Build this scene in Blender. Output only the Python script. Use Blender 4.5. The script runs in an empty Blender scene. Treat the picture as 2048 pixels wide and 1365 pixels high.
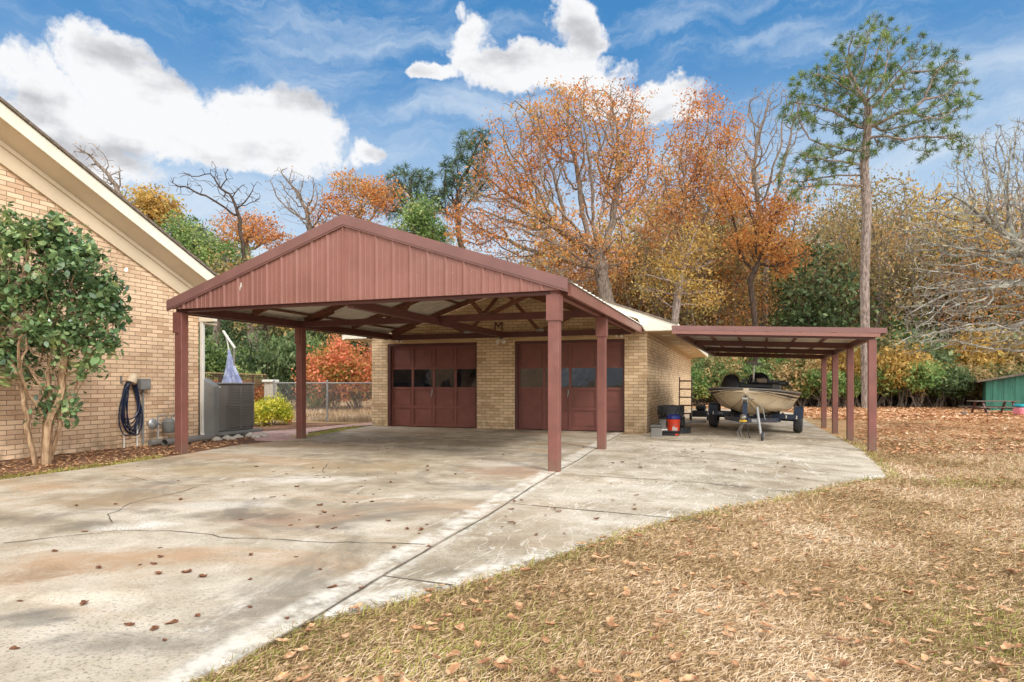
import bpy, math, random
import numpy as np
from mathutils import Vector, Matrix

# ---------------------------------------------------------------- camera, light, exposure
sc = bpy.context.scene
col = sc.collection
F, HY, YAW, EYE = 1274.1, 766.5, 0.339, 1.3
CY, SY = math.cos(YAW), math.sin(YAW)
cam = bpy.data.cameras.new('camera'); camo = bpy.data.objects.new('camera', cam); col.objects.link(camo)
cam.sensor_width = 36; cam.lens = 36 * F / 2048; cam.shift_y = (HY - 682.5) / 2048
cam.clip_end = 3000; cam.clip_start = 0.05
camo.location = (0, 0, EYE); camo.rotation_euler = (math.pi / 2, 0, YAW)
sc.camera = camo
sc.view_settings.view_transform = 'Standard'; sc.view_settings.look = 'None'
sc.view_settings.exposure = 0.85; sc.view_settings.gamma = 1
SUN_EL, SUN_AZ = math.radians(42), math.radians(128)     # azimuth from +Y clockwise
sun = bpy.data.lights.new('sun', 'SUN'); sun.energy = 1.1; sun.angle = math.radians(12); sun.color = (1, .97, .92)
suno = bpy.data.objects.new('sun', sun); col.objects.link(suno)
sd = Vector((math.sin(SUN_AZ) * math.cos(SUN_EL), math.cos(SUN_AZ) * math.cos(SUN_EL), math.sin(SUN_EL)))
suno.rotation_euler = sd.to_track_quat('Z', 'Y').to_euler()


def L(r, g, b):
    f = lambda c: (c / 255 / 12.92) if c / 255 <= .04045 else ((c / 255 + .055) / 1.055) ** 2.4
    return (f(r), f(g), f(b), 1)


def direction(u, v):
    d = Vector((-SY, CY, 0)) + Vector((CY, SY, 0)) * ((u - 1024) / F) + Vector((0, 0, 1)) * ((HY - v) / F)
    return d.normalized()


class N:                                                  # tiny node-tree writer
    def __init__(s, nt): s.nt = nt; s.n = nt.nodes; s.l = nt.links
    def new(s, t, **k):
        n = s.n.new(t)
        for a, b in k.items(): setattr(n, a, b)
        return n
    def put(s, sock, v):
        if hasattr(v, 'is_output') or isinstance(v, bpy.types.NodeSocket): s.l.new(v, sock)
        else: sock.default_value = v
    def math(s, op, a, b=0.0, c=None, clamp=False):
        n = s.new('ShaderNodeMath', operation=op, use_clamp=clamp); s.put(n.inputs[0], a); s.put(n.inputs[1], b)
        if c is not None: s.put(n.inputs[2], c)
        return n.outputs[0]
    def vmath(s, op, a, b=(0, 0, 0)):
        n = s.new('ShaderNodeVectorMath', operation=op); s.put(n.inputs[0], a); s.put(n.inputs[1], b)
        return n.outputs['Value'] if op in ('DOT_PRODUCT', 'LENGTH', 'DISTANCE') else n.outputs[0]
    def mix(s, f, a, b, mode='MIX'):
        n = s.new('ShaderNodeMix', data_type='RGBA', blend_type=mode); s.put(n.inputs[0], f); s.put(n.inputs[6], a); s.put(n.inputs[7], b)
        return n.outputs[2]
    def noise(s, vec, scale, detail=4, rough=.55, dist=0.0):
        n = s.new('ShaderNodeTexNoise'); s.put(n.inputs['Vector'], vec); n.inputs['Scale'].default_value = scale
        n.inputs['Detail'].default_value = detail; n.inputs['Roughness'].default_value = rough; n.inputs['Distortion'].default_value = dist
        return n.outputs['Fac']
    def ramp(s, f, a, b, lo=0.0, hi=1.0):
        n = s.new('ShaderNodeMapRange', interpolation_type='SMOOTHSTEP'); s.put(n.inputs[0], f)
        for i, v in enumerate((a, b, lo, hi)): n.inputs[i + 1].default_value = v
        return n.outputs[0]
    def scale(s, vec, xyz, rot=(0, 0, 0), loc=(0, 0, 0)):
        n = s.new('ShaderNodeMapping'); s.put(n.inputs[0], vec); n.inputs[3].default_value = xyz; n.inputs[2].default_value = rot; n.inputs[1].default_value = loc
        return n.outputs[0]
    def ramps(s, f, stops):
        n = s.new('ShaderNodeValToRGB'); s.put(n.inputs[0], f); cr = n.color_ramp
        while len(cr.elements) > 1: cr.elements.remove(cr.elements[-1])
        cr.elements[0].position = stops[0][0]; cr.elements[0].color = stops[0][1]
        for p, c in stops[1:]:
            e = cr.elements.new(p); e.color = c
        return n.outputs[0]


# ---------------------------------------------------------------- world: sky and clouds
world = bpy.data.worlds.new('World'); sc.world = world; world.use_nodes = True
nt = world.node_tree; nt.nodes.clear(); w = N(nt)
sky = w.new('ShaderNodeTexSky', sky_type='NISHITA', sun_disc=False, sun_elevation=SUN_EL, sun_rotation=SUN_AZ)
sky.air_density = 1.0; sky.dust_density = .6; sky.ozone_density = 2.5
D = w.new('ShaderNodeTexCoord').outputs['Generated']
warp = w.new('ShaderNodeTexNoise'); w.put(warp.inputs[0], D); warp.inputs['Scale'].default_value = 5; warp.inputs['Detail'].default_value = 6; warp.inputs['Roughness'].default_value = .6
wv = w.vmath('SUBTRACT', warp.outputs['Color'], (.5, .5, .5))
wv = w.vmath('MULTIPLY', wv, (.16, .16, .16))
Dw = w.vmath('ADD', D, wv)
BLOBS = [(60, 215, 195, 100, 1), (250, 170, 155, 90, 1), (330, 235, 235, 110, 1), (540, 215, 170, 90, 1), (470, 280, 235, 80, 1), (610, 250, 110, 92, 1), (120, 300, 280, 75, .95), (725, 318, 62, 36, .85),
         (1090, 150, 175, 45, 1), (1145, 75, 58, 85, 1), (960, 115, 58, 85, .75), (1270, 190, 170, 38, 1), (1330, 215, 120, 28, .9), (885, 165, 60, 28, .8), (945, 40, 26, 40, .5)]
val = None
for (u, v, ru, rv, k) in BLOBS:
    c = direction(u, v); t1 = direction(u + 40, v) - c; a1 = t1.length / 40; t1 = t1.normalized()
    t2 = direction(u, v - 40) - c; a2 = t2.length / 40; t2 = t2.normalized()
    dv = w.vmath('SUBTRACT', Dw, tuple(c))
    x = w.vmath('DOT_PRODUCT', dv, tuple(t1 / (a1 * ru))); y = w.vmath('DOT_PRODUCT', dv, tuple(t2 / (a2 * rv)))
    r2 = w.math('ADD', w.math('MULTIPLY', x, x), w.math('MULTIPLY', y, y))
    fr = w.math('GREATER_THAN', w.vmath('DOT_PRODUCT', D, tuple(c)), 0.0)
    b = w.math('MULTIPLY', w.math('SUBTRACT', k, r2), fr)
    val = b if val is None else w.math('MAXIMUM', val, b)
fine = w.math('ADD', w.math('MULTIPLY', w.noise(D, 9, 6, .6), .5), w.math('MULTIPLY', w.noise(Dw, 30, 8, .66), .5))
fld = w.math('ADD', val, w.math('MULTIPLY', w.math('SUBTRACT', fine, .5), 2.7))
cum = w.ramp(fld, .05, .6)
# cloud tone: white on top, grey in the folds and underneath
n1 = w.noise(w.scale(D, (1, 1, 2.2)), 7, 5, .5); n2 = w.noise(w.scale(D, (1, 1, 2.2), loc=(0, 0, -.07)), 7, 5, .5)
tone = w.math('ADD', w.math('MULTIPLY', w.math('SUBTRACT', n1, n2), 1.6), w.math('MULTIPLY', w.math('SUBTRACT', n1, .5), .9))
grey = w.ramp(w.math('SUBTRACT', w.math('MULTIPLY', fld, .33), tone), .12, .80)
ccol = w.mix(grey, (.53, .532, .54, 1), (.30, .303, .322, 1))
# streaks
st = w.noise(w.scale(Dw, (1.2, 1.2, 7), rot=(.25, .12, 0)), 3.2, 7, .6)
st2 = w.noise(w.scale(D, (1, 1, 3)), 1.6, 4, .5)
str_m = w.math('MULTIPLY', w.ramp(w.math('ADD', w.math('MULTIPLY', st, .7), w.math('MULTIPLY', st2, .4)), .48, .76), .65)
sep = w.new('ShaderNodeSeparateXYZ'); w.put(sep.inputs[0], D)
hz = w.ramp(sep.outputs[2], .0, .5, .85, 0.0)
# elsewhere (behind and above the camera) broken cloud, added and overbright to fill shade
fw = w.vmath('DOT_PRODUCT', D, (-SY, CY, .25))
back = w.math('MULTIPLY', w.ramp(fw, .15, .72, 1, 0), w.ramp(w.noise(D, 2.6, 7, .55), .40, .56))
skyc = w.mix(1.0, sky.outputs[0], (.105, .105, .105, 1), 'MULTIPLY')
skyc = w.mix(.88, skyc, w.ramps(sep.outputs[2], [(0, L(156, 176, 194)), (.2, L(104, 148, 182)), (.42, L(50, 108, 156)), (1, L(28, 78, 128))]))
c1 = w.mix(str_m, skyc, (.40, .455, .515, 1))
c1 = w.mix(hz, c1, (.44, .47, .51, 1))
c1 = w.mix(cum, c1, ccol)
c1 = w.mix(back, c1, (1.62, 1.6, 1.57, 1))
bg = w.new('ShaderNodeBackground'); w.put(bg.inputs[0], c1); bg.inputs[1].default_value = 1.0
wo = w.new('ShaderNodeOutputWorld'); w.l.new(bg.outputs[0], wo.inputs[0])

# ---------------------------------------------------------------- helpers
rnd = random.Random(7)
nprand = np.random.default_rng(11)


def at(u, dist):                                          # ground point in the direction of photo column u, dist metres ahead
    r = (u - 1024) / F * dist
    return (CY * r - SY * dist, SY * r + CY * dist)


def gz(x, y=0): return -0.042 * min(max(x + .5, 0), 3.5)


def T(o, label=None, cat=None, group=None, kind=None):
    if label: o['label'] = label
    if cat: o['category'] = cat
    if group: o['group'] = group
    if kind: o['kind'] = kind
    return o


def empty(name, loc=(0, 0, 0), rz=0, **k):
    o = bpy.data.objects.new(name, None); col.objects.link(o); o.location = loc; o.rotation_euler = (0, 0, rz); o.empty_display_size = .1
    return T(o, **k)


class MB:
    def __init__(s): s.v = []; s.f = []
    def add(s, vs, fs):
        k = len(s.v); s.v += [tuple(p) for p in vs]; s.f += [tuple(i + k for i in f) for f in fs]
        return s
    def box(s, x0, y0, z0, x1, y1, z1, R=None):
        p = [(x, y, z) for z in (z0, z1) for y in (y0, y1) for x in (x0, x1)]
        if R is not None: p = [R @ Vector(q) for q in p]
        return s.add(p, [(0, 2, 3, 1), (4, 5, 7, 6), (0, 1, 5, 4), (2, 6, 7, 3), (0, 4, 6, 2), (1, 3, 7, 5)])
    def bevbox(s, x0, y0, z0, x1, y1, z1, b=.01, R=None):
        def ring(ix, iy, z):
            X0, X1, Y0, Y1 = x0 + ix, x1 - ix, y0 + iy, y1 - iy
            c = b
            return [(X0 + c, Y0, z), (X1 - c, Y0, z), (X1, Y0 + c, z), (X1, Y1 - c, z), (X1 - c, Y1, z), (X0 + c, Y1, z), (X0, Y1 - c, z), (X0, Y0 + c, z)]
        rs = ring(b, b, z0) + ring(0, 0, z0 + b) + ring(0, 0, z1 - b) + ring(b, b, z1)
        if R is not None: rs = [R @ Vector(q) for q in rs]
        fs = [tuple(range(7, -1, -1)), tuple(range(24, 32))]
        for k in range(3):
            for i in range(8):
                j = (i + 1) % 8; fs.append((k * 8 + i, k * 8 + j, k * 8 + 8 + j, k * 8 + 8 + i))
        return s.add(rs, fs)
    def beam(s, a, b, wd, ht, up=(0, 0, 1)):
        a = Vector(a); b = Vector(b); d = (b - a).normalized(); u = Vector(up); sd_ = d.cross(u)
        if sd_.length < 1e-4: sd_ = d.cross(Vector((0, 1, 0)))
        sd_.normalize(); uu = sd_.cross(d).normalized()
        p = [q + sd_ * (i * wd / 2) + uu * (j * ht / 2) for q in (a, b) for j in (-1, 1) for i in (-1, 1)]
        return s.add(p, [(0, 1, 3, 2), (4, 6, 7, 5), (0, 4, 5, 1), (2, 3, 7, 6), (0, 2, 6, 4), (1, 5, 7, 3)])
    def prism(s, pts, axis, a, b):                         # pts 2D polygon; extruded along axis between a and b
        def P(p, t):
            return (t, p[0], p[1]) if axis == 'x' else (p[0], t, p[1]) if axis == 'y' else (p[0], p[1], t)
        n = len(pts); vs = [P(p, a) for p in pts] + [P(p, b) for p in pts]
        return s.add(vs, [tuple(range(n - 1, -1, -1)), tuple(range(n, 2 * n))] + [(i, (i + 1) % n, n + (i + 1) % n, n + i) for i in range(n)])
    def tube(s, pts, rad, n=8, closed=False, cap=True):
        pts = [Vector(p) for p in pts]; m = len(pts)
        if not hasattr(rad, '__len__'): rad = [rad] * m
        ref = None; vs = []
        for i, p in enumerate(pts):
            a = pts[i - 1] if (i or closed) else p; b = pts[(i + 1) % m] if (i < m - 1 or closed) else p
            d = (b - a)
            if d.length < 1e-9: d = Vector((0, 0, 1))
            d.normalize()
            if ref is None: ref = d.orthogonal().normalized()
            ref = (ref - d * ref.dot(d))
            ref = ref.normalized() if ref.length > 1e-6 else d.orthogonal().normalized()
            q = d.cross(ref)
            for k in range(n):
                t = 2 * math.pi * k / n; vs.append(p + (ref * math.cos(t) + q * math.sin(t)) * rad[i])
        fs = []
        for i in range(m if closed else m - 1):
            j = (i + 1) % m
            for k in range(n):
                l = (k + 1) % n; fs.append((i * n + k, i * n + l, j * n + l, j * n + k))
        if cap and not closed: fs += [tuple(range(n - 1, -1, -1)), tuple((m - 1) * n + k for k in range(n))]
        return s.add(vs, fs)
    def lathe(s, prof, c=(0, 0, 0), axis='z', n=20, cap=True):
        vs = []
        for r, z in prof:
            for k in range(n):
                t = 2 * math.pi * k / n; a, b = r * math.cos(t), r * math.sin(t)
                p = (a, b, z) if axis == 'z' else (z, a, b) if axis == 'x' else (b, z, a)
                vs.append((p[0] + c[0], p[1] + c[1], p[2] + c[2]))
        m = len(prof); fs = [(i * n + k, i * n + (k + 1) % n, (i + 1) * n + (k + 1) % n, (i + 1) * n + k) for i in range(m - 1) for k in range(n)]
        if cap: fs += [tuple(range(n - 1, -1, -1)), tuple((m - 1) * n + k for k in range(n))]
        return s.add(vs, fs)
    def build(s, name, mat, parent=None, smooth=False, uv=False):
        me = bpy.data.meshes.new(name); me.from_pydata(s.v, [], s.f); me.update()
        me.materials.append(mat)
        if smooth:
            me.polygons.foreach_set('use_smooth', [True] * len(me.polygons)); me.set_sharp_from_angle(angle=math.radians(38))
        if uv:
            ul = me.uv_layers.new(name='uv')
            for p in me.polygons:
                nx, ny, nz = (abs(t) for t in p.normal)
                for li in p.loop_indices:
                    c = me.vertices[me.loops[li].vertex_index].co
                    ul.data[li].uv = (c.y, c.z) if nx >= ny and nx >= nz else (c.x, c.z) if ny >= nz else (c.x, c.y)
        o = bpy.data.objects.new(name, me); col.objects.link(o)
        if parent is not None: o.parent = parent
        return o


def np_mesh(name, V, Fc, mats, k=4, mi=None, smooth=False):
    """fast mesh from arrays; every face has k corners"""
    me = bpy.data.meshes.new(name); V = np.ascontiguousarray(V, np.float32); Fc = np.ascontiguousarray(Fc, np.int32)
    me.vertices.add(len(V)); me.vertices.foreach_set('co', V.ravel())
    me.loops.add(Fc.size); me.loops.foreach_set('vertex_index', Fc.ravel())
    me.polygons.add(len(Fc)); me.polygons.foreach_set('loop_start', np.arange(0, Fc.size, k, dtype=np.int32))
    if mi is not None: me.polygons.foreach_set('material_index', np.ascontiguousarray(mi, np.int32))
    if smooth: me.polygons.foreach_set('use_smooth', np.ones(len(Fc), bool))
    me.update(calc_edges=True)
    for m in (mats if isinstance(mats, (list, tuple)) else [mats]): me.materials.append(m)
    return me


def link(name, me, parent=None, loc=(0, 0, 0), rz=0):
    o = bpy.data.objects.new(name, me); col.objects.link(o); o.location = loc; o.rotation_euler = (0, 0, rz)
    if parent is not None: o.parent = parent
    return o


def dup(root, loc, rz=0, scale=1, **k):
    r = root.copy(); col.objects.link(r); r.location = loc; r.rotation_euler = (0, 0, rz)
    r.scale = (scale,) * 3 if not hasattr(scale, '__len__') else scale
    for ch in list(root.children):
        c = ch.copy(); col.objects.link(c); c.parent = r
        for g in ch.children:
            d = g.copy(); col.objects.link(d); d.parent = c
    return T(r, **k)


# ---------------------------------------------------------------- materials
def material(name):
    m = bpy.data.materials.new(name); m.use_nodes = True; nt = m.node_tree; nt.nodes.clear(); n = N(nt)
    p = n.new('ShaderNodeBsdfPrincipled'); o = n.new('ShaderNodeOutputMaterial'); n.l.new(p.outputs[0], o.inputs[0])
    tc = n.new('ShaderNodeTexCoord')
    return m, n, p, tc, o


def bump(n, p, h, strength=.3, dist=.01):
    b = n.new('ShaderNodeBump'); n.put(b.inputs['Height'], h); b.inputs['Strength'].default_value = strength; b.inputs['Distance'].default_value = dist
    n.l.new(b.outputs[0], p.inputs['Normal'])


def plain(name, c, rough=.6, var=.12, sc_=6, metal=0, spec=.5, bmp=0, grime=None, foot=None):
    m, n, p, tc, o = material(name)
    a = n.noise(tc.outputs['Object'], sc_, 5, .6)
    dark = tuple(x * (1 - var * 1.6) for x in c[:3]) + (1,); lite = tuple(min(1, x * (1 + var)) for x in c[:3]) + (1,)
    cc = n.mix(n.ramp(a, .3, .7), dark, lite)
    if grime:
        g = n.ramp(n.noise(tc.outputs['Object'], sc_ * .45, 7, .7), .5, .78)
        cc = n.mix(n.math('MULTIPLY', g, grime[1]), cc, grime[0])
    if foot:                                              # splashed dirt near the ground
        sp = n.new('ShaderNodeSeparateXYZ'); n.put(sp.inputs[0], tc.outputs['Object'])
        cc = n.mix(n.math('MULTIPLY', n.ramp(sp.outputs[2], -.1, .42, 1, 0), n.ramp(n.noise(tc.outputs['Object'], 14, 5, .7), .3, .62)), cc, foot)
        stk = n.ramp(n.noise(n.scale(tc.outputs['Object'], (9, 9, .5)), 3, 5, .7), .52, .72); cc = n.mix(n.math('MULTIPLY', stk, .3), cc, tuple(x * .6 for x in c[:3]) + (1,))
    n.put(p.inputs['Base Color'], cc)
    n.put(p.inputs['Roughness'], n.ramp(a, .2, .8, max(0, rough - .08), min(1, rough + .1))); p.inputs['Metallic'].default_value = metal
    p.inputs['Specular IOR Level'].default_value = spec
    if bmp: bump(n, p, n.noise(tc.outputs['Object'], sc_ * 8, 4, .6), bmp, .01)
    return m


def brick(name, c1, c2, mortar, odd, oddf=.62):
    m, n, p, tc, o = material(name)
    uv = tc.outputs['UV']
    wob = n.vmath('MULTIPLY', n.vmath('SUBTRACT', n.new('ShaderNodeTexNoise').outputs['Color'], (.5, .5, .5)), (.0, .0, 0))
    b = n.new('ShaderNodeTexBrick'); n.put(b.inputs['Vector'], uv); b.offset = .5
    b.inputs['Scale'].default_value = 1; b.inputs['Brick Width'].default_value = .27; b.inputs['Row Height'].default_value = .084
    b.inputs['Mortar Size'].default_value = .0062; b.inputs['Mortar Smooth'].default_value = .25; b.inputs['Bias'].default_value = 0
    b.inputs['Color1'].default_value = (0, 0, 0, 1); b.inputs['Color2'].default_value = (1, 1, 1, 1); b.inputs['Mortar'].default_value = (.5, .5, .5, 1)
    t = n.math('ADD', n.math('MULTIPLY', b.outputs['Color'], .65), n.math('MULTIPLY', n.noise(uv, 9, 5, .7), .5))
    base = n.ramps(t, [(.15, c1), (.55, c2), (.95, tuple(min(1, x * 1.18) for x in c2[:3]) + (1,))])
    b2 = n.new('ShaderNodeTexBrick'); n.put(b2.inputs['Vector'], uv); b2.offset = .5
    for k_, v_ in (('Scale', 1), ('Brick Width', .27), ('Row Height', .084), ('Mortar Size', 0), ('Bias', -.86)): b2.inputs[k_].default_value = v_
    b2.inputs['Color1'].default_value = (0, 0, 0, 1); b2.inputs['Color2'].default_value = (1, 1, 1, 1)
    base = n.mix(n.math('MULTIPLY', b2.outputs['Color'], oddf), base, odd)
    st = n.ramp(n.noise(uv, .9, 5, .6), .45, .75)
    base = n.mix(n.math('MULTIPLY', st, .36), base, tuple(x * .55 for x in c1[:3]) + (1,))
    sp = n.new('ShaderNodeSeparateXYZ'); n.put(sp.inputs[0], uv)
    low = n.math('MULTIPLY', n.ramp(sp.outputs[1], 0, .55, .55, 0), n.ramp(n.noise(uv, 4, 5, .6), .4, .65))
    base = n.mix(low, base, L(96, 84, 50))
    n.put(p.inputs['Base Color'], n.mix(b.outputs['Fac'], base, mortar)); p.inputs['Roughness'].default_value = .88
    h = n.math('SUBTRACT', n.math('MULTIPLY', n.noise(uv, 40, 4, .6), .25), b.outputs['Fac'])
    bump(n, p, h, .75, .012)
    return m


def leafmat(name, stops, rough=.6, trans=.3, spec=.3, nscale=.5):
    m, n, p, tc, o = material(name)
    geo = n.new('ShaderNodeNewGeometry'); r = geo.outputs['Random Per Island']
    cl = n.noise(tc.outputs['Object'], nscale, 3, .5)
    f = n.math('ADD', n.math('MULTIPLY', r, .55), n.math('MULTIPLY', n.ramp(cl, .32, .68), .5))
    c = n.ramps(f, stops)
    n.put(p.inputs['Base Color'], c); p.inputs['Roughness'].default_value = rough; p.inputs['Specular IOR Level'].default_value = spec
    if trans:
        t = n.new('ShaderNodeBsdfTranslucent'); n.put(t.inputs[0], c); mx = n.new('ShaderNodeMixShader'); mx.inputs[0].default_value = trans
        n.l.new(p.outputs[0], mx.inputs[1]); n.l.new(t.outputs[0], mx.inputs[2]); n.l.new(mx.outputs[0], o.inputs[0])
    return m


def bark(name, a, b, lichen=None):
    m, n, p, tc, o = material(name)
    f = n.noise(n.scale(tc.outputs['Object'], (7, 7, 1.6)), 2.2, 6, .65)
    c = n.mix(n.ramp(f, .35, .65), a, b)
    if lichen: c = n.mix(n.math('MULTIPLY', n.ramp(n.noise(tc.outputs['Object'], 2.6, 5, .7), .48, .58), .85), c, lichen)
    n.put(p.inputs['Base Color'], c); p.inputs['Roughness'].default_value = .9; p.inputs['Specular IOR Level'].default_value = .2
    bump(n, p, f, .6, .03)
    return m


BROWN = L(112, 60, 52)
M = {}
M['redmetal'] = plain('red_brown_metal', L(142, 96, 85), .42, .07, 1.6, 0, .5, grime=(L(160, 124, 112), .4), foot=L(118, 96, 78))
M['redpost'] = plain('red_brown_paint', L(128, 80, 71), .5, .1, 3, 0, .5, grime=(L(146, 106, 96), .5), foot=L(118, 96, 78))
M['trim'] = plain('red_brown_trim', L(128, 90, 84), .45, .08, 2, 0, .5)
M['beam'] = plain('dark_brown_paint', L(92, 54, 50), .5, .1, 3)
M['door'] = plain('door_paint', L(126, 76, 66), .42, .08, 4, 0, .5)
M['galv'] = plain('galvanised_sheet', L(226, 222, 210), .5, .06, 1.2, 0)
M['cream'] = plain('cream_paint', L(230, 222, 202), .55, .05, 1.5)
M['beige'] = plain('beige_paint', L(208, 188, 158), .6, .05, 1.2)
M['tan'] = plain('tan_paint', L(204, 172, 128), .6, .07, 1.5)
M['white'] = plain('white_paint', L(225, 222, 212), .5, .05, 3)
M['grey'] = plain('grey_metal', L(126, 126, 122), .5, .06, 4)
M['dkgrey'] = plain('dark_grey_metal', L(120, 116, 110), .5, .06, 5)
M['louver'] = plain('louver_metal', L(88, 86, 82), .5, .08, 5)
M['steel'] = plain('galvanised_steel', L(160, 160, 158), .4, .1, 10, .5)
M['black'] = plain('black_plastic', L(26, 26, 28), .45, .2, 8)
M['rubber'] = plain('tyre_rubber', L(58, 58, 60), .55, .25, 9, bmp=.4)
M['navy'] = plain('navy_paint', L(36, 52, 76), .35, .1, 5)
M['hose'] = plain('dark_blue_hose', L(22, 36, 62), .35, .1, 10)
M['orange'] = plain('orange_plastic', L(226, 66, 26), .4, .06, 5)
M['blue'] = plain('blue_plastic', L(22, 44, 120), .35, .15, 14)
M['chrome'] = plain('worn_chrome', L(170, 168, 160), .25, .1, 10, .8)
M['terra'] = plain('terracotta', L(190, 88, 54), .8, .1, 10)
M['shingle'] = plain('roof_shingle', L(120, 106, 92), .9, .25, 14, bmp=.8)
M['ironfence'] = plain('brown_iron', L(86, 62, 50), .6, .1, 10)
M['teal'] = plain('teal_plastic', L(30, 150, 160), .4, .05, 5)
M['pink'] = plain('pink_plastic', L(214, 128, 140), .4, .05, 5)
M['wood_grey'] = plain('weathered_wood', L(112, 98, 84), .85, .25, 9, bmp=.5)
M['stone'] = plain('pale_stone', L(196, 186, 170), .85, .15, 12, bmp=.5)
M['crack'] = plain('joint_filler', L(104, 92, 76), .95, .3, 20)
M['brickh'] = brick('house_brick', L(198, 158, 123), L(229, 197, 162), L(146, 118, 94), L(190, 142, 110), .3)
M['brickg'] = brick('garage_brick', L(190, 156, 116), L(222, 194, 156), L(152, 124, 94), L(156, 112, 82), .5)


def woodmat():
    m, n, p, tc, o = material('stained_timber')
    f = n.noise(n.scale(tc.outputs['Object'], (3, 3, 9)), 4, 6, .7)
    n.put(p.inputs['Base Color'], n.ramps(f, [(.3, L(64, 38, 28)), (.55, L(116, 74, 54)), (.75, L(160, 112, 84))])); p.inputs['Roughness'].default_value = .8
    return m


def greenmat():
    m, n, p, tc, o = material('green_sheet')
    f = n.noise(n.scale(tc.outputs['Object'], (1, 1, .3)), 3, 5, .6)
    n.put(p.inputs['Base Color'], n.ramps(f, [(.3, L(40, 96, 80)), (.7, L(64, 124, 104))])); p.inputs['Roughness'].default_value = .5
    return m


def glassmat():
    m, n, p, tc, o = material('dark_window_glass')
    p.inputs['Base Color'].default_value = (.006, .006, .008, 1); p.inputs['Roughness'].default_value = .04; p.inputs['Specular IOR Level'].default_value = .7
    bump(n, p, n.noise(tc.outputs['Object'], 3.0, 2, .5), .06, .05)
    return m


M['timber'] = woodmat(); M['greens'] = greenmat(); M['glass'] = glassmat()


def concrete(name, line, warm, stains=()):
    """line: (nx, ny, c) in metres -> pale strip along the joint"""
    m, n, p, tc, o = material(name)
    P = tc.outputs['Object']
    big = n.noise(n.scale(P, (.55, .9, 1), rot=(0, 0, .35)), .55, 7, .62, .6)
    mid = n.noise(P, 1.9, 8, .68, .3); fin = n.noise(P, 44, 5, .75); gr = n.noise(P, 170, 3, .6)
    base = n.ramps(n.math('ADD', n.math('MULTIPLY', big, .55), n.math('MULTIPLY', mid, .5)),
                   [(.38, L(112, 98, 78)), (.47, L(154, 138, 112)), (.54, L(182, 168, 145)), (.64, L(210, 198, 178))])
    s1 = n.ramp(n.noise(n.scale(P, (.35, .9, 1), rot=(0, 0, .9), loc=(3, 1, 0)), .9, 6, .66, .8), .47, .68)
    base = n.mix(n.math('MULTIPLY', s1, min(1, warm * 1.35)), base, L(182, 140, 96))
    s2 = n.ramp(n.noise(n.scale(P, (.5, .5, 1), loc=(9, 4, 0)), 1.0, 7, .72, 1.2), .50, .66)
    base = n.mix(n.math('MULTIPLY', s2, .7 * (1 if warm > .4 else .35)), base, L(104, 94, 80))
    s3 = n.ramp(n.noise(n.scale(P, (1.2, .5, 1), rot=(0, 0, .5), loc=(2, 7, 0)), 1.7, 7, .75, .8), .56, .70)
    base = n.mix(n.math('MULTIPLY', s3, .6), base, L(236, 228, 214))
    for (u, v, ru, rv, c, k) in stains:                   # real stains on the slab: centre and size in metres on the ground
        d0 = F * EYE / (v - HY); cx, cy = at(u, d0); rx = ru * d0 / F; ry = (F * EYE / (v - rv - HY) - F * EYE / (v + rv - HY)) / 2
        q = n.vmath('SUBTRACT', P, (cx, cy, 0)); a = n.vmath('DOT_PRODUCT', q, (CY / rx, SY / rx, 0)); b = n.vmath('DOT_PRODUCT', q, (-SY / ry, CY / ry, 0))
        r2 = n.math('ADD', n.math('MULTIPLY', a, a), n.math('MULTIPLY', b, b))
        f = n.math('ADD', n.math('SUBTRACT', 1.0, r2), n.math('MULTIPLY', n.math('SUBTRACT', n.noise(P, 2.6, 7, .72, .5), .5), 3.4))
        base = n.mix(n.math('MULTIPLY', n.ramp(f, .0, 1.3), k), base, L(*c))
    pits = n.ramp(fin, .34, .5, 1, 0)
    patch = n.ramp(n.noise(P, .8, 4, .6), .4, .62)
    base = n.mix(n.math('MULTIPLY', n.math('MULTIPLY', pits, n.math('ADD', patch, .5)), .75), base, L(112, 102, 88))
    base = n.mix(n.math('MULTIPLY', n.ramp(gr, .35, .65), .18), base, L(240, 232, 216))
    for (nx, ny, c, wd) in line:
        d = n.math('ABSOLUTE', n.math('ADD', n.math('SUBTRACT', n.vmath('DOT_PRODUCT', P, (nx, ny, 0)), c), n.math('MULTIPLY', n.math('SUBTRACT', mid, .5), .25)))
        k = n.math('MULTIPLY', n.ramp(d, wd * .35, wd, 1, 0), n.ramp(n.noise(P, 5, 6, .75), .36, .58))
        base = n.mix(n.math('MULTIPLY', k, .75), base, L(228, 222, 208))
    if warm < .4:
        wr = n.noise(n.scale(P, (1.1, .35, 1), rot=(0, 0, -.5)), 1.3, 3, .5, 3.0)
        ln = n.ramp(n.math('ABSOLUTE', n.math('SUBTRACT', wr, .5)), .0, .012, 1, 0)
        base = n.mix(n.math('MULTIPLY', ln, .5), base, L(236, 230, 216))
    n.put(p.inputs['Base Color'], base); p.inputs['Roughness'].default_value = .9; p.inputs['Specular IOR Level'].default_value = .25
    bump(n, p, n.math('ADD', n.math('MULTIPLY', fin, .6), gr), .5, .006)
    return m


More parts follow.
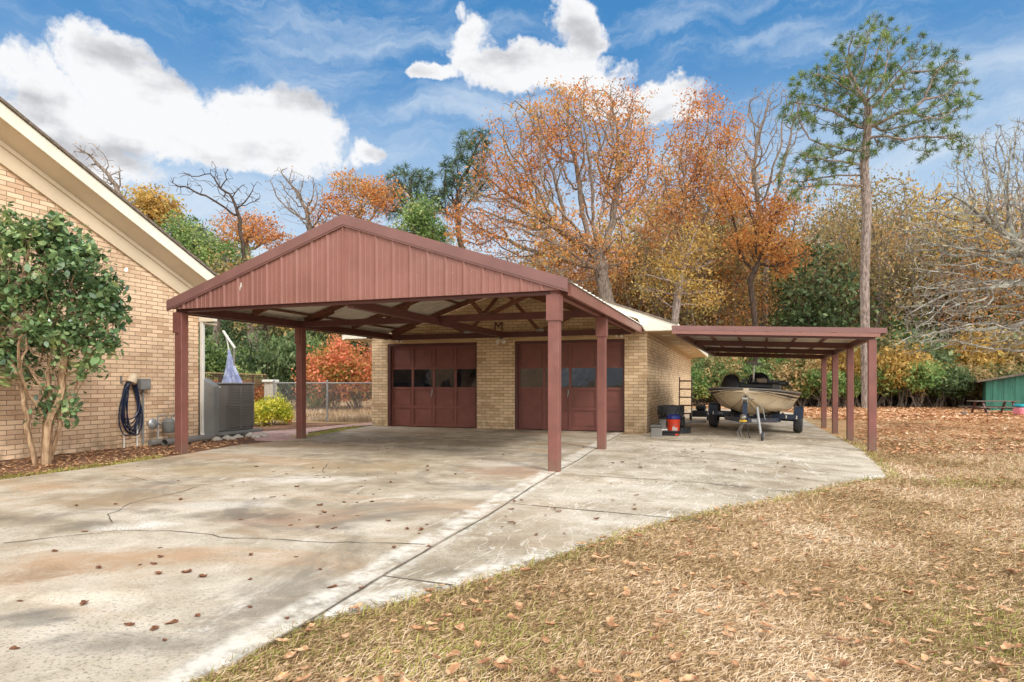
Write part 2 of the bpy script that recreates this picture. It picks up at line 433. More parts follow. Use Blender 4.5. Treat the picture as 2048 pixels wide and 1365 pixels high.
def lawnmat():
    m, n, p, tc, o = material('lawn_soil_and_thatch')
    P = tc.outputs['Object']
    a = n.noise(P, .35, 6, .6, .5); b = n.noise(P, 9, 6, .75); c = n.noise(P, 60, 4, .7)
    base = n.ramps(n.math('ADD', n.math('MULTIPLY', a, .6), n.math('MULTIPLY', b, .4)),
                   [(.36, L(142, 122, 80)), (.47, L(180, 152, 108)), (.58, L(208, 180, 138)), (.7, L(226, 202, 164))])
    base = n.mix(n.math('MULTIPLY', n.ramp(c, .35, .55, 1, 0), .75), base, L(92, 72, 46))
    sp = n.new('ShaderNodeSeparateXYZ'); n.put(sp.inputs[0], P)
    # fallen-leaf litter colour in front of the woods and dry back yard
    far = n.math('MULTIPLY', n.ramp(sp.outputs[1], 15, 24), n.ramp(n.noise(P, .5, 5, .65), .36, .56))
    base = n.mix(n.math('MULTIPLY', far, .62), base, n.ramps(b, [(.35, L(160, 108, 68)), (.5, L(212, 156, 106)), (.65, L(230, 188, 142))]))
    n.put(p.inputs['Base Color'], base); p.inputs['Roughness'].default_value = .95; p.inputs['Specular IOR Level'].default_value = .1
    bump(n, p, n.math('ADD', b, c), .8, .03)
    return m


def mulchmat(name, stops, sc_=26):
    m, n, p, tc, o = material(name)
    v = n.new('ShaderNodeTexVoronoi'); n.put(v.inputs['Vector'], tc.outputs['Object']); v.inputs['Scale'].default_value = sc_
    f = n.math('ADD', n.math('MULTIPLY', n.noise(tc.outputs['Object'], sc_, 6, .7), .6), n.math('MULTIPLY', n.noise(tc.outputs['Object'], 1.4, 4, .6), .4))
    n.put(p.inputs['Base Color'], n.ramps(f, stops)); p.inputs['Roughness'].default_value = .95; bump(n, p, n.math('ADD', f, v.outputs['Distance']), .9, .03)
    return m


M['slab'] = concrete('old_driveway_concrete', [(1, 0.045, -2.20, .17)], .5,
    [(180, 1125, 240, 36, (168, 128, 84), .8), (370, 1108, 120, 18, (180, 140, 98), .6), (60, 1150, 90, 22, (138, 102, 62), .8), (230, 1000, 240, 22, (150, 122, 82), .7), (430, 940, 200, 14, (162, 138, 94), .65),
     (740, 935, 180, 14, (166, 140, 96), .65), (1020, 942, 120, 18, (156, 116, 90), .7), (570, 1035, 160, 22, (150, 110, 82), .7), (470, 1032, 180, 11, (92, 82, 66), .8), (60, 1235, 110, 26, (76, 72, 66), .8), (250, 1285, 200, 30, (112, 105, 93), .75),
     (760, 880, 170, 9, (108, 98, 80), .7), (960, 976, 80, 7, (108, 102, 94), .6), (180, 1050, 80, 12, (100, 92, 76), .6), (520, 1340, 260, 20, (128, 120, 106), .5), (930, 905, 160, 9, (130, 116, 90), .6),
     (280, 1052, 100, 12, (234, 228, 216), .8), (600, 960, 160, 9, (230, 224, 212), .7), (430, 1010, 160, 11, (214, 208, 196), .6), (1000, 928, 100, 7, (236, 228, 214), .6), (150, 1195, 200, 22, (236, 224, 200), .6), (760, 1050, 90, 14, (232, 222, 200), .5)])
M['slab2'] = concrete('newer_driveway_concrete', [(1, .045, -2.16, .2), (.8777, -.4793, -3.36, .22)], .14)
M['lawn'] = lawnmat()
M['mulch'] = mulchmat('leaf_mulch', [(.35, L(70, 50, 36)), (.5, L(128, 92, 66)), (.62, L(176, 132, 100)), (.72, L(120, 112, 60))])
M['path'] = mulchmat('pink_brick_path', [(.35, L(160, 118, 104)), (.5, L(206, 166, 150)), (.65, L(226, 196, 182))], 8)
M['barkg'] = bark('grey_brown_bark', L(96, 84, 74), L(150, 136, 122))
M['barkdark'] = bark('dark_bark', L(52, 42, 36), L(96, 80, 68))
M['barkpine'] = bark('pine_bark', L(104, 92, 84), L(168, 152, 142))
M['barklichen'] = bark('lichened_bark', L(92, 86, 78), L(150, 144, 132), L(178, 176, 162))
M['barktan'] = bark('smooth_tan_bark', L(128, 100, 76), L(190, 160, 126))
M['rust'] = leafmat('rust_leaves', [(.08, L(150, 98, 56)), (.34, L(204, 134, 78)), (.58, L(224, 158, 96)), (.82, L(210, 170, 104)), (1, L(160, 148, 84))], .6, .35, nscale=.35)
M['gold'] = leafmat('golden_leaves', [(.1, L(142, 118, 66)), (.4, L(196, 158, 86)), (.7, L(220, 184, 104)), (.95, L(158, 158, 90))], .6, .35, nscale=.5)
M['amber'] = leafmat('amber_leaves', [(.1, L(172, 110, 62)), (.5, L(222, 150, 84)), (.9, L(222, 178, 100))], .6, .35)
M['green'] = leafmat('mid_green_leaves', [(.1, L(66, 88, 50)), (.5, L(108, 134, 76)), (.9, L(156, 170, 106))], .5, .3, nscale=.8)
M['bright'] = leafmat('bright_green_leaves', [(.1, L(76, 104, 54)), (.45, L(120, 150, 82)), (.75, L(164, 182, 112)), (1, L(206, 200, 120))], .5, .3, nscale=.8)
M['dark'] = leafmat('dark_green_leaves', [(.1, L(48, 62, 38)), (.5, L(84, 104, 62)), (.9, L(130, 144, 96))], .5, .25, nscale=.8)
M['olive'] = leafmat('mixed_thicket_leaves', [(.05, L(96, 92, 56)), (.35, L(146, 136, 86)), (.6, L(184, 162, 110)), (.8, L(200, 150, 104)), (.98, L(130, 144, 86))], .6, .3, nscale=1)
M['limey'] = leafmat('yellow_green_leaves', [(.1, L(96, 116, 36)), (.4, L(178, 186, 56)), (.7, L(236, 222, 84)), (1, L(250, 240, 120))], .45, .25, nscale=3)
M['azalea'] = leafmat('red_orange_leaves', [(.05, L(84, 96, 46)), (.34, L(158, 138, 66)), (.48, L(212, 138, 84)), (.7, L(232, 150, 112)), (.9, L(228, 120, 96)), (1, L(196, 172, 80))], .55, .3, nscale=.9)
M['needles'] = leafmat('pine_needles', [(.1, L(58, 78, 42)), (.5, L(100, 124, 64)), (.95, L(152, 168, 92))], .5, .2, nscale=.9)
M['needles_far'] = leafmat('far_pine_needles', [(.1, L(46, 66, 46)), (.6, L(84, 108, 72)), (.95, L(120, 136, 88))], .5, .2, nscale=.9)
M['camellia'] = leafmat('glossy_camellia_leaves', [(.1, L(64, 90, 62)), (.45, L(104, 134, 88)), (.75, L(142, 168, 112)), (1, L(192, 202, 132))], .22, .2, .9, nscale=1.5)
M['fern'] = leafmat('pale_green_plumes', [(.1, L(110, 128, 66)), (.6, L(160, 176, 98)), (1, L(196, 200, 128))], .6, .3, nscale=2)
M['dryleaf'] = leafmat('dry_brown_leaf', [(.05, L(112, 76, 52)), (.35, L(162, 116, 80)), (.6, L(196, 150, 108)), (.85, L(222, 186, 146)), (1, L(214, 158, 96))], .6, .1, .35, nscale=30)
M['drkleaf'] = leafmat('dark_dry_leaf', [(.05, L(70, 44, 32)), (.5, L(122, 80, 54)), (1, L(168, 112, 72))], .6, .1, .35, nscale=30)
M['litter'] = leafmat('leaf_litter', [(.05, L(128, 92, 66)), (.4, L(196, 144, 104)), (.7, L(226, 182, 140)), (1, L(242, 214, 180))], .7, .1, .2, nscale=.6)
M['grassm'] = leafmat('dry_grass_blades', [(.05, L(112, 92, 60)), (.25, L(168, 140, 96)), (.5, L(204, 172, 130)), (.75, L(228, 202, 168)), (1, L(240, 224, 196))], .7, .2, .2, nscale=.45)
M['grassg'] = leafmat('green_grass_blades', [(.05, L(110, 116, 52)), (.5, L(160, 158, 82)), (1, L(204, 192, 112))], .7, .2, .2, nscale=1)

# ================================================================ GROUND
import bmesh


def sheet(name, pts, z, mat, parent=None, depth=0.0, zf=True, **k):
    bm = bmesh.new(); f = bm.faces.new([bm.verts.new((x, y, 0)) for x, y in pts])
    for cx in (-.5, 3.0):
        bmesh.ops.bisect_plane(bm, geom=bm.verts[:] + bm.edges[:] + bm.faces[:], plane_co=(cx, 0, 0), plane_no=(1, 0, 0))
    if depth:
        r = bmesh.ops.extrude_face_region(bm, geom=bm.faces[:])
        low = [g for g in r['geom'] if isinstance(g, bmesh.types.BMVert)]
        for v in low: v.co.z -= depth
    for v in bm.verts: v.co.z += z + (gz(v.co.x) if zf else 0)
    bmesh.ops.recalc_face_normals(bm, faces=bm.faces[:])
    if not depth and bm.faces[:][0].normal.z < 0:
        bmesh.ops.reverse_faces(bm, faces=bm.faces[:])
    me = bpy.data.meshes.new(name); bm.to_mesh(me); bm.free(); me.materials.append(mat)
    o = bpy.data.objects.new(name, me); col.objects.link(o)
    if parent is not None: o.parent = parent
    return T(o, **k)


sheet('ground', [(-700, -300), (700, -300), (700, 900), (-700, 900)], -.03, M['lawn'], label='dry tan lawn and leafy ground around the driveway', kind='structure')
JX = lambda y: -2.2 - .045 * (y - 2.9) + .02 * math.sin(y * 1.3)
jl = [(JX(y) - .004, y) for y in (16.85, 14, 12, 10.5, 9, 7.5, 6, 5, 4, 3)]
drive = sheet('driveway', [(-9.0, -4), (-9.3, 4.5), (-9.34, 6), (-9.3, 7.2), (-9.5, 8.9), (-9.86, 10.75), (-9.6, 12.3), (-10.1, 14.6), (-10.52, 16.88), (-6, 16.88), (-2.8, 16.88)] + jl +
              [(-2.22, 2.4), (-2.3, 1.9), (-2.35, 1), (-2.4, -4)], 0, M['slab'], depth=.12, label='old stained concrete driveway running up to the garage doors', kind='structure')
jr = [(JX(y) + .006, y) for y in (2.95, 4, 5, 6, 7.5, 9, 10.5, 12, 14, 16.2)]
sheet('driveway', jr + [(-2.2, 16.4), (-2.2, 34), (2.45, 34), (2.5, 24), (2.5, 19), (2.55, 15.3), (2.38, 13.4), (2.22, 11.6), (2.16, 11.0), (1.52, 10.1), (.52, 8.25), (-.32, 6.8), (-.9, 5.72), (-1.46, 4.28), (-1.9, 3.4)],
      -.008, M['slab2'], depth=.12, label='newer pale concrete slab widening beside the old driveway', kind='structure')


def strip(pts, wd, zoff, name, mat, par, jit=0.0, seed=1):
    r = random.Random(seed); out = []
    for i in range(len(pts) - 1):
        a, b = pts[i], pts[i + 1]; m = max(1, int(math.dist(a, b) / .12))
        for k in range(m): out.append((a[0] + (b[0] - a[0]) * k / m, a[1] + (b[1] - a[1]) * k / m))
    out.append(pts[-1]); px = py = 0; vs = []; fs = []
    for i, (x, y) in enumerate(out):
        q = out[min(i + 1, len(out) - 1)]; p = out[max(i - 1, 0)]; dx, dy = q[0] - p[0], q[1] - p[1]; l = math.hypot(dx, dy) or 1
        if jit: px = px * .8 + r.uniform(-jit, jit); py = py * .8 + r.uniform(-jit, jit)
        h = wd * r.uniform(.35, 1.3) / 2 if jit else wd / 2
        for s in (-1, 1): vs.append((x + px - dy / l * h * s, y + py + dx / l * h * s, zoff + gz(x + px)))
    for i in range(len(out) - 1): fs.append((2 * i, 2 * i + 2, 2 * i + 3, 2 * i + 1))
    return MB().add(vs, fs).build(name, mat, par)


def G(u, v):
    d = F * EYE / (v - HY); return at(u, d)


CR = [[(235, 1062), (330, 1063), (450, 1080), (560, 1082), (690, 1084), (840, 1090)], [(245, 952), (300, 962), (380, 972), (440, 968), (560, 960), (640, 957)],
      [(215, 1048), (212, 1030), (260, 1008), (330, 990), (390, 975)], [(650, 950), (645, 940), (660, 928)], [(760, 965), (900, 968), (1060, 962)], [(0, 1088), (120, 1075), (235, 1062)]]
for i, c in enumerate(CR): strip([G(*p) for p in c], .013, .004, 'crack', M['crack'], drive, .03, i)
dr2 = bpy.data.objects['driveway.001']
strip([(JX(y), y) for y in (2.6, 4, 5, 6, 7.5, 9, 10.5, 12, 14, 16.4)], .014, .0035, 'joint', M['crack'], drive, .006, 9)
for a, b in [((765, 1150), (905, 1169)), ((1005, 1005), (1400, 1040)), ((1128, 948), (1610, 977)), ((1260, 905), (1690, 937)), ((1290, 877), (1735, 904))]:
    strip([G(*a), G(*b)], .02, -.004, 'joint', M['crack'], dr2, .002, 3)
sheet('planting_bed', [(-11.6, 2), (-9.2, 2), (-9.31, 4.5), (-9.35, 6), (-9.31, 7.2), (-9.51, 8.9), (-9.87, 10.75), (-9.75, 11.6), (-10.9, 12.35), (-11.3, 13.2), (-13, 13.4), (-13, 11.3), (-11.6, 11.3)], -.012, M['mulch'], label='leafy mulch bed along the house wall', kind='structure')
sheet('path', [(-9.65, 11.7), (-9.6, 12.4), (-9.95, 13.2), (-10.7, 14.1), (-11.0, 16.0), (-10.75, 17.1), (-10.75, 18.4), (-11.5, 18.4), (-11.75, 15.1), (-12.2, 13.4), (-10.9, 12.3), (-10.3, 11.7)], -.006, M['path'], label='pinkish brick path behind the carport', kind='structure')
sheet('planting_bed', [(-11.9, 13.5), (-11.7, 15.2), (-11.45, 17.6), (-14.5, 17.8), (-14.6, 13.6)], -.012, M['mulch'], label='brown earth bed beside the path', kind='structure')

# ================================================================ HOUSE (left)
house = empty('brick_house', (-11.6, 11.35, 0), label='tan brick house with a deep beige rake soffit, left edge', cat='house')


def inv(o, root):                                          # parent while keeping world coordinates
    o.parent = root; o.matrix_parent_inverse = Matrix.Translation(root.location).inverted() @ Matrix.Identity(4)
    if root.rotation_euler.z: o.matrix_parent_inverse = (Matrix.Translation(root.location) @ Matrix.Rotation(root.rotation_euler.z, 4, 'Z')).inverted()
    return o


def P(mb, name, mat, root, **k):
    return inv(mb.build(name, mat, None, **k), root)


sl = .468
ht = lambda y, z0=3.78: z0 + (11.41 - y) * sl              # top of the rake
RY = 1.4
P(MB().prism([(-8, 0), (11.35, 0), (11.35, ht(11.35) - .75), (RY, ht(RY) - .75), (-8, ht(RY) - .75 - (RY + 8) * sl)], 'x', -11.6, -25), 'wall', M['brickh'], house, uv=True)
for nm, mt, x0, x1, t, b in (('rake_board', 'cream', -11.16, -11.20, -.06, -.30), ('frieze_board', 'beige', -11.55, -11.597, -.52, -.80), ('crown_moulding', 'beige', -11.52, -11.597, -.44, -.52)):
    P(MB().prism([(11.45, ht(11.45) + t), (RY, ht(RY) + t), (RY, ht(RY) + b), (11.45, ht(11.45) + b)], 'x', x0, x1), nm, M[mt], house)
P(MB().prism([(11.45, ht(11.45) - .05), (RY, ht(RY) - .05), (-8.6, ht(RY) - .05 - (RY + 8.6) * sl), (-8.6, ht(RY) + .0 - (RY + 8.6) * sl), (RY, ht(RY)), (11.5, ht(11.5))], 'x', -11.12, -25.5), 'roof', M['shingle'], house)
P(MB().add([(-11.2, 11.45, ht(11.45) - .28), (-11.2, RY, ht(RY) - .28), (-11.55, RY, ht(RY) - .44), (-11.55, 11.45, ht(11.45) - .44),
            (-11.2, 11.45, ht(11.45) - .2), (-11.2, RY, ht(RY) - .2), (-11.55, RY, ht(RY) - .2), (-11.55, 11.45, ht(11.45) - .2)],
           [(0, 3, 2, 1), (4, 5, 6, 7), (0, 1, 5, 4), (1, 2, 6, 5), (2, 3, 7, 6), (3, 0, 4, 7)]), 'soffit', M['beige'], house)
P(MB().box(-11.6, 11.353, 2.70, -11.16, 11.45, 3.60), 'eave_return', M['cream'], house)
P(MB().box(-25, 11.36, 2.66, -11.6, 11.9, 2.70), 'soffit', M['beige'], house)
ds = MB().bevbox(-11.58, 11.36, .12, -11.50, 11.44, 2.7, .008).tube([(-11.54, 11.40, .16), (-11.5, 11.38, .08), (-11.36, 11.3, .04)], .045, 8)
P(ds, 'downspout', M['white'], house, smooth=True)
P(MB().tube([(-11.40, 9.9, .06), (-11.38, 10.8, .06), (-11.32, 11.5, .06)], .07, 12), 'drain_pipe', M['dkgrey'], house, smooth=True)

# ---- on the house wall
WX = -11.6


def wall(u, v):                                            # point on the house wall seen at photo column/row
    k = (u - 1024) / F; Y = -WX * (CY + k * SY) / (SY - k * CY) if abs(SY - k * CY) > 1e-6 else 0
    Y = WX * (k * SY * -1 - CY) / (SY - k * CY); d = -SY * WX + CY * Y
    return Y, EYE + (HY - v) * d / F


# garden hose: many hanging loops
hy, hz_ = wall(248, 762)
hm = MB()
rr = random.Random(5)
for i in range(9):
    wd = rr.uniform(.11, .20); dp = rr.uniform(.95, 1.12) * (1 if i < 7 else .8); off = rr.uniform(-.05, .06); xx = WX + .03 + .016 * i
    pts = []
    for k in range(28):
        t = 2 * math.pi * k / 28; s = math.sin(t); c = math.cos(t)
        pts.append((xx + .012 * math.sin(3 * t + i), hy + .08 + off * (1 - c) + wd * s * (1.15 - .35 * c), max(.1, hz_ - dp / 2 * (1 - c))))
    hm.tube(pts, .0125, 6, closed=True)
hose = hm.build('garden_hose', M['hose'], smooth=True); T(hose, 'dark blue garden hose hung in long loops on the brick wall', 'hose')
hk = empty('hose_hanger', (WX, hy, hz_), label='round beige canister hose hanger mounted on the house wall', cat='hose hanger')
R = Matrix.Translation((0.02, .06, .06)) @ Matrix.Rotation(.5, 4, 'X')
m_ = MB().lathe([(.095, 0), (.10, .02), (.075, .17), (.06, .19)], (0, 0, 0), 'z', 20); m_.v = [tuple(Matrix.Translation((.11, .06, -.04)) @ Matrix.Rotation(-.5, 4, 'X') @ Vector(p)) for p in m_.v]
m_.build('cup', M['beige'], hk, smooth=True)
MB().box(0, -.09, -.05, .02, -.05, .1).box(0, -.07, -.02, .12, -.055, 0).build('bracket', M['dkgrey'], hk)
by, bz = wall(283, 780); top = wall(283, 758)[1]; y0, y1 = wall(273, 770)[0], wall(293, 770)[0]
eb = empty('junction_box', (WX, by, 0), label='grey electrical junction box with a conduit dropping to the ground', cat='electrical box')
P(MB().bevbox(WX, y0, bz, WX + .13, y1, top, .008), 'box', M['grey'], eb); P(MB().box(WX + .131, y0 + .02, bz + .02, WX + .137, y1 - .02, top - .03), 'cover', M['steel'], eb)
P(MB().tube([(WX + .04, by, bz), (WX + .04, by, .03)], .022, 8), 'conduit', M['grey'], eb, smooth=True)
wp = empty('water_spigot', (WX, wall(270, 850)[0], 0), label='white standpipe and tap behind the hanging hose', cat='tap')
y_, z_ = wall(271, 827)
P(MB().tube([(WX + .05, y_, 0), (WX + .05, y_, z_)], .016, 8).tube([(WX + .05, y_ - .3, 0), (WX + .05, y_ - .3, .3)], .014, 8), 'pipe', M['white'], wp, smooth=True)
P(MB().box(WX + .03, y_ - .03, z_, WX + .09, y_ + .04, z_ + .03), 'tap', M['steel'], wp)
# gas meter
gy, gz_ = wall(323, 850)
gm = empty('gas_meter', (WX, gy, 0), label='grey gas meter with regulator and curved pipes beside the carport post', cat='gas meter')
c0 = (WX + .22, gy, gz_)
bd = MB()
prof = [(.02, -.17), (.09, -.165), (.125, -.13), (.14, -.02), (.145, .05), (.15, .055), (.15, .075), (.13, .08), (.10, .13), (.04, .145)]
bd.lathe(prof, c0, 'z', 18); P(bd, 'body', M['grey'], gm, smooth=True)
P(MB().bevbox(c0[0] + .02, gy + .02, gz_ + .06, c0[0] + .17, gy + .14, gz_ + .15, .012), 'dial', M['white'], gm)
P(MB().box(c0[0] + .14, gy + .03, gz_ - .05, c0[0] + .152, gy + .1, gz_ - .01), 'plate', M['black'], gm)
ry, rz_ = wall(291, 848)
P(MB().lathe([(.03, -.05), (.10, -.03), (.115, -.005), (.115, .01), (.09, .04), (.04, .06)], (WX + .2, ry, rz_), 'x', 20), 'regulator', M['steel'], gm, smooth=True)
py0, pz0 = wall(303, 832); py1 = wall(347, 832)[0]
P(MB().tube([(WX + .18, py0, 0), (WX + .18, py0, pz0 - .03), (WX + .18, py0 + .03, pz0), (WX + .2, gy - .09, pz0), (WX + .21, gy - .06, pz0 - .04), (WX + .22, gy - .06, gz_ + .1)], .016, 8), 'inlet_pipe', M['steel'], gm, smooth=True)
P(MB().tube([(WX + .22, gy + .06, gz_ + .1), (WX + .21, gy + .07, pz0 - .03), (WX + .2, gy + .12, pz0), (WX + .16, py1 - .03, pz0), (WX + .15, py1, pz0 - .04), (WX + .15, py1, 0)], .016, 8), 'outlet_pipe', M['steel'], gm, smooth=True)
P(MB().tube([(WX + .2, ry, rz_), (WX + .19, py0, rz_), (WX + .19, py0 + .08, rz_ - .02)], .02, 8), 'valve', M['steel'], gm, smooth=True)
gy2 = wall(299, 905)[0]
T(MB().tube([(WX + .52, gy2 - .1, .07), (WX + .45, gy2 + .35, .07), (WX + .4, gy2 + 1.2, .07)], .075, 14, cap=False).build('drain_pipe', M['dkgrey'], smooth=True), 'dark corrugated drain pipe lying at the foot of the house wall', 'pipe')

# ================================================================ AC UNIT
ac = empty('air_conditioner', (-12, 12.3, 0), label='large grey packaged air conditioner with louvred side, behind the house corner', cat='air conditioner')
P(MB().bevbox(-12.6, 11.68, .15, -11.5, 13.0, 1.27, .02), 'cabinet', M['dkgrey'], ac)
P(MB().bevbox(-12.63, 11.66, 1.271, -11.47, 13.03, 1.31, .008), 'lid', M['grey'], ac)
lv = MB()
for k in range(26): lv.box(-11.499, 12.14, .24 + k * .038, -11.482, 12.97, .26 + k * .038)
P(lv, 'louvres', M['dkgrey'], ac)
P(MB().box(-11.4995, 12.12, .2, -11.493, 12.99, 1.24), 'coil_panel', M['louver'], ac)
P(MB().box(-11.498, 12.1, .74, -11.474, 12.99, .765).box(-11.498, 12.1, .19, -11.474, 12.13, 1.25).box(-11.498, 12.96, .19, -11.474, 12.99, 1.25).box(-11.498, 12.54, .19, -11.476, 12.56, 1.25), 'frame', M['dkgrey'], ac)
P(MB().box(-11.499, 11.8, 1.19, -11.494, 11.9, 1.22), 'badge', M['white'], ac)
P(MB().bevbox(-12.75, 11.5, .07, -11.33, 13.15, .145, .01), 'pad', M['grey'], ac)
for a, b in ((-12.6, 11.7), (-11.9, 11.65), (-11.9, 12.6)): P(MB().bevbox(a, b, -.02, a + .45, b + .3, .068, .02), 'footing', M['stone'], ac)
P(MB().add([(-11.585, 11.37, .1), (-11.585, 11.655, .1), (-11.3, 11.655, .1), (-11.3, 11.5, .1), (-11.585, 11.37, 1.45), (-11.585, 11.655, 1.4), (-11.3, 11.655, 1.24), (-11.3, 11.5, 1.22)],
           [(0, 3, 2, 1), (4, 5, 6, 7), (0, 1, 5, 4), (1, 2, 6, 5), (2, 3, 7, 6), (3, 0, 4, 7)]), 'duct', M['grey'], ac)
tr = MB(); r1 = random.Random(3)
for k in range(7):
    x, y = -10.95 + r1.uniform(-.35, .2), 11.45 + k * .22
    tr.lathe([(.02, 0), (.1 + r1.random() * .05, .02), (.09, .07), (.02, .09 + r1.random() * .03)], (x, y, -.02), 'z', 7)
T(tr.build('edging_stones', M['stone']), 'pale rocks edging the mulch below the air conditioner pad', 'stones', kind='stuff')

# ================================================================ GARAGE
XL, XR, YG, YB = -10.49, -2.22, 16.9, 33.8
DH = 2.475; RX = -6.36; S2 = .357
rz = lambda x: 2.82 + (4.96 - abs(x - RX)) * S2              # roof top
garage = empty('brick_garage', (RX, YG, 0), label='tan brick garage with two brown overhead doors under a gable roof', cat='garage')
doors = [(-9.95, -7.03), (-5.88, -2.80)]
wl = MB()
for a, b in ((XL, -9.95), (-7.03, -5.88), (-2.80, XR)): wl.box(a, YG, -.1, b, YG + .24, DH)
wl.prism([(XL, DH), (XR, DH), (XR, rz(XR) - .17), (RX, rz(RX) - .17), (XL, rz(XL) - .17)], 'y', YG, YG + .24)
wl.box(XR - .24, YG + .24, -.15, XR, YB, rz(XR) - .2); wl.box(XL, YG + .24, -.1, XL + .24, YB, rz(XR) - .2)
wl.prism([(XL, 0), (XR, 0), (XR, rz(XR) - .2), (RX, rz(RX) - .2), (XL, rz(XL) - .2)], 'y', YB, YB + .24)
P(wl, 'wall', M['brickg'], garage, uv=True)
ov = 4.94
for s in (-1, 1):
    e = RX + s * (ov + .02)
    P(MB().prism([(RX, rz(RX)), (e, rz(e)), (e, rz(e) - .05), (RX, rz(RX) - .05)], 'y', YG - .36, YB + .6), 'roof', M['shingle'], garage)
    e = RX + s * ov; wx_ = XR if s > 0 else XL
    P(MB().prism([(RX, rz(RX) - .052), (e, rz(e) - .052), (e, rz(e) - .22), (RX, rz(RX) - .22)], 'y', YG - .33, YG - .29), 'rake_board', M['cream'], garage)
    xi = wx_ - s * .19
    P(MB().prism([(xi, rz(xi) - .222), (e, rz(e) - .222) if False else (e, 2.64), (wx_, 2.64)], 'y', YG - .325, YG - .295), 'eave_return', M['cream'], garage)
    P(MB().box(min(e, e + s * .03), YG - .33, 2.62, max(e, e + s * .03), YB + .55, 2.80), 'fascia', M['cream'], garage)
    P(MB().box(min(wx_, e), YG - .29, 2.62, max(wx_, e), YB + .5, 2.638), 'soffit', M['tan'] if s > 0 else M['beige'], garage)
    P(MB().prism([(RX, rz(RX) - .2), (wx_, rz(wx_) - .2), (wx_, rz(wx_) - .22), (RX, rz(RX) - .22)], 'y', YG - .29, YG - .002), 'soffit', M['beige'], garage)
for k in range(5):
    P(MB().box(-1.95, 17.9 + k * 2.6, 2.606, -1.70, 18.25 + k * 2.6, 2.6195), 'soffit_vent', M['cream'], garage)
P(MB().box(XR + .002, YG, 2.54, XR + .03, YB, 2.615), 'frieze_board', M['tan'], garage)
for i, (a, b) in enumerate(doors):
    d = empty('garage_door', ((a + b) / 2, YG + .16, 0)); inv(d, garage)
    fr = .07; A, B = a + .085, b - .03; H = DH - .07
    jb = MB().box(a, YG + .02, 0, A, YG + .22, DH).box(B, YG + .02, 0, b, YG + .22, DH).box(A, YG + .02, H, B, YG + .22, DH)
    P(jb, 'door_frame', M['beam'], garage)
    P(MB().box(a, YG - .012, DH - .001, b, YG + .015, DH + .085), 'lintel_trim', M['tan'], garage)
    W = (B - A); rows = [0.05, .59, 1.15, 1.75, H - .03]; cols = [A + W * k / 4 for k in range(5)]
    pm, gm_ = MB(), MB()
    y0_, y1_ = YG + .13, YG + .17
    for k in range(5): pm.box(cols[k] - (.0 if k == 0 else .035), y0_, 0, cols[k] + (.0 if k == 4 else .035), y1_, H - .005)
    for k, zz in enumerate(rows):
        for c in range(4): pm.box(cols[c] + (.0 if c == 0 else .035) + (.035 if c == 0 else 0), y0_ + .004, max(0, zz - .04), cols[c + 1] - (.0 if c == 3 else .035), y1_ - .003, zz + .03)
    for rI in range(4):
        for c in range(4):
            x0_, x1_ = cols[c] + .034, cols[c + 1] - .034
            if rI == 2: continue
            pm.box(x0_, y0_ + .032, rows[rI] + .03, x1_, y0_ + .038, rows[rI + 1] - .04)
            pm.box(x0_ + .05, y0_ + .022, rows[rI] + .08, x1_ - .05, y0_ + .0315, rows[rI + 1] - .09)
    inv(pm.build('panels', M['door']), d)
    for c in range(4):
        inv(MB().box(cols[c] + .034, y0_ + .018, rows[2] + .03, cols[c + 1] - .034, y0_ + .024, rows[3] - .04).build('window', M['glass']), d)
    inv(MB().bevbox(cols[2] - .06, y0_ - .035, 1.0, cols[2] - .03, y0_ - .002, 1.12, .006).bevbox(cols[2] - .065, y0_ - .05, .9, cols[2] - .045, y0_ - .03, 1.02, .005).build('handle', M['steel']), d)
# dark interior so that the panes are not see-through voids
lm = MB(); mx, mz, hh, ww, th = RX + .0, 2.78, .25, .235, .028
lm.box(mx - ww / 2, YG - .02, mz, mx - ww / 2 + th, YG - .003, mz + hh).box(mx + ww / 2 - th, YG - .02, mz, mx + ww / 2, YG - .003, mz + hh)
for s in (-1, 1): lm.beam((mx + s * (ww / 2 - th * 1.1), YG - .0115, mz + hh - .015), (mx, YG - .0115, mz + hh * .42), .015, .03, (0, 0, 1))
T(P(lm, 'letter_emblem', M['beam'], garage), 'brown metal letter M on the brick gable')

# ================================================================ CARPORT
cp = empty('carport', (-6.1, 12.5, 0), label='red brown gabled carport on square posts in front of the garage', cat='carport')
CL, CRT, YF, YM, YE = -9.705, -2.54, 9.1, 12.5, 16.72
ex0, ex1, ezr, rxr = -9.88, -2.30, 4.06, -6.09
cs = (ezr - 2.80) / (ex1 - rxr)
cz = lambda x: ezr - abs(x - rxr) * cs
ps = .082
for (x, y, zb) in ((CL, YF, -.02), (CRT, YF, -.02), (CL + .03, YM, -.02), (CRT + .02, YM, -.02)):
    post = P(MB().bevbox(x - ps, y - ps, zb, x + ps, y + ps, 2.6, .008), 'post', M['redpost'], cp)
    s = -1 if x < -6 else 1
    q = ps + .02
    if s > 0:
        mb_ = MB().prism([(y - q, 2.22), (y + q, 2.22), (y + q, 2.6), (y - q, 2.6)], 'x', x - q, x + q)
    else:
        mb_ = MB().prism([(y - q, 2.22), (y + q, 2.22), (y + q, 2.6), (y - q, 2.6)], 'x', x - q, x + .03)
    inv(mb_.build('post_cap', M['redpost']), post) if False else P(mb_, 'post_cap', M['redpost'], cp)
bz0, bz1 = 2.601, 2.75
bm_ = lambda: MB()
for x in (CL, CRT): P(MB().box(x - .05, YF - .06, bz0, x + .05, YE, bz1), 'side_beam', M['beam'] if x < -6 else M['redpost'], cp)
P(MB().box(CL + .051, YM - .07, bz0 + .01, CRT - .051, YM + .0, bz1 - .002), 'cross_beam', M['beam'], cp)
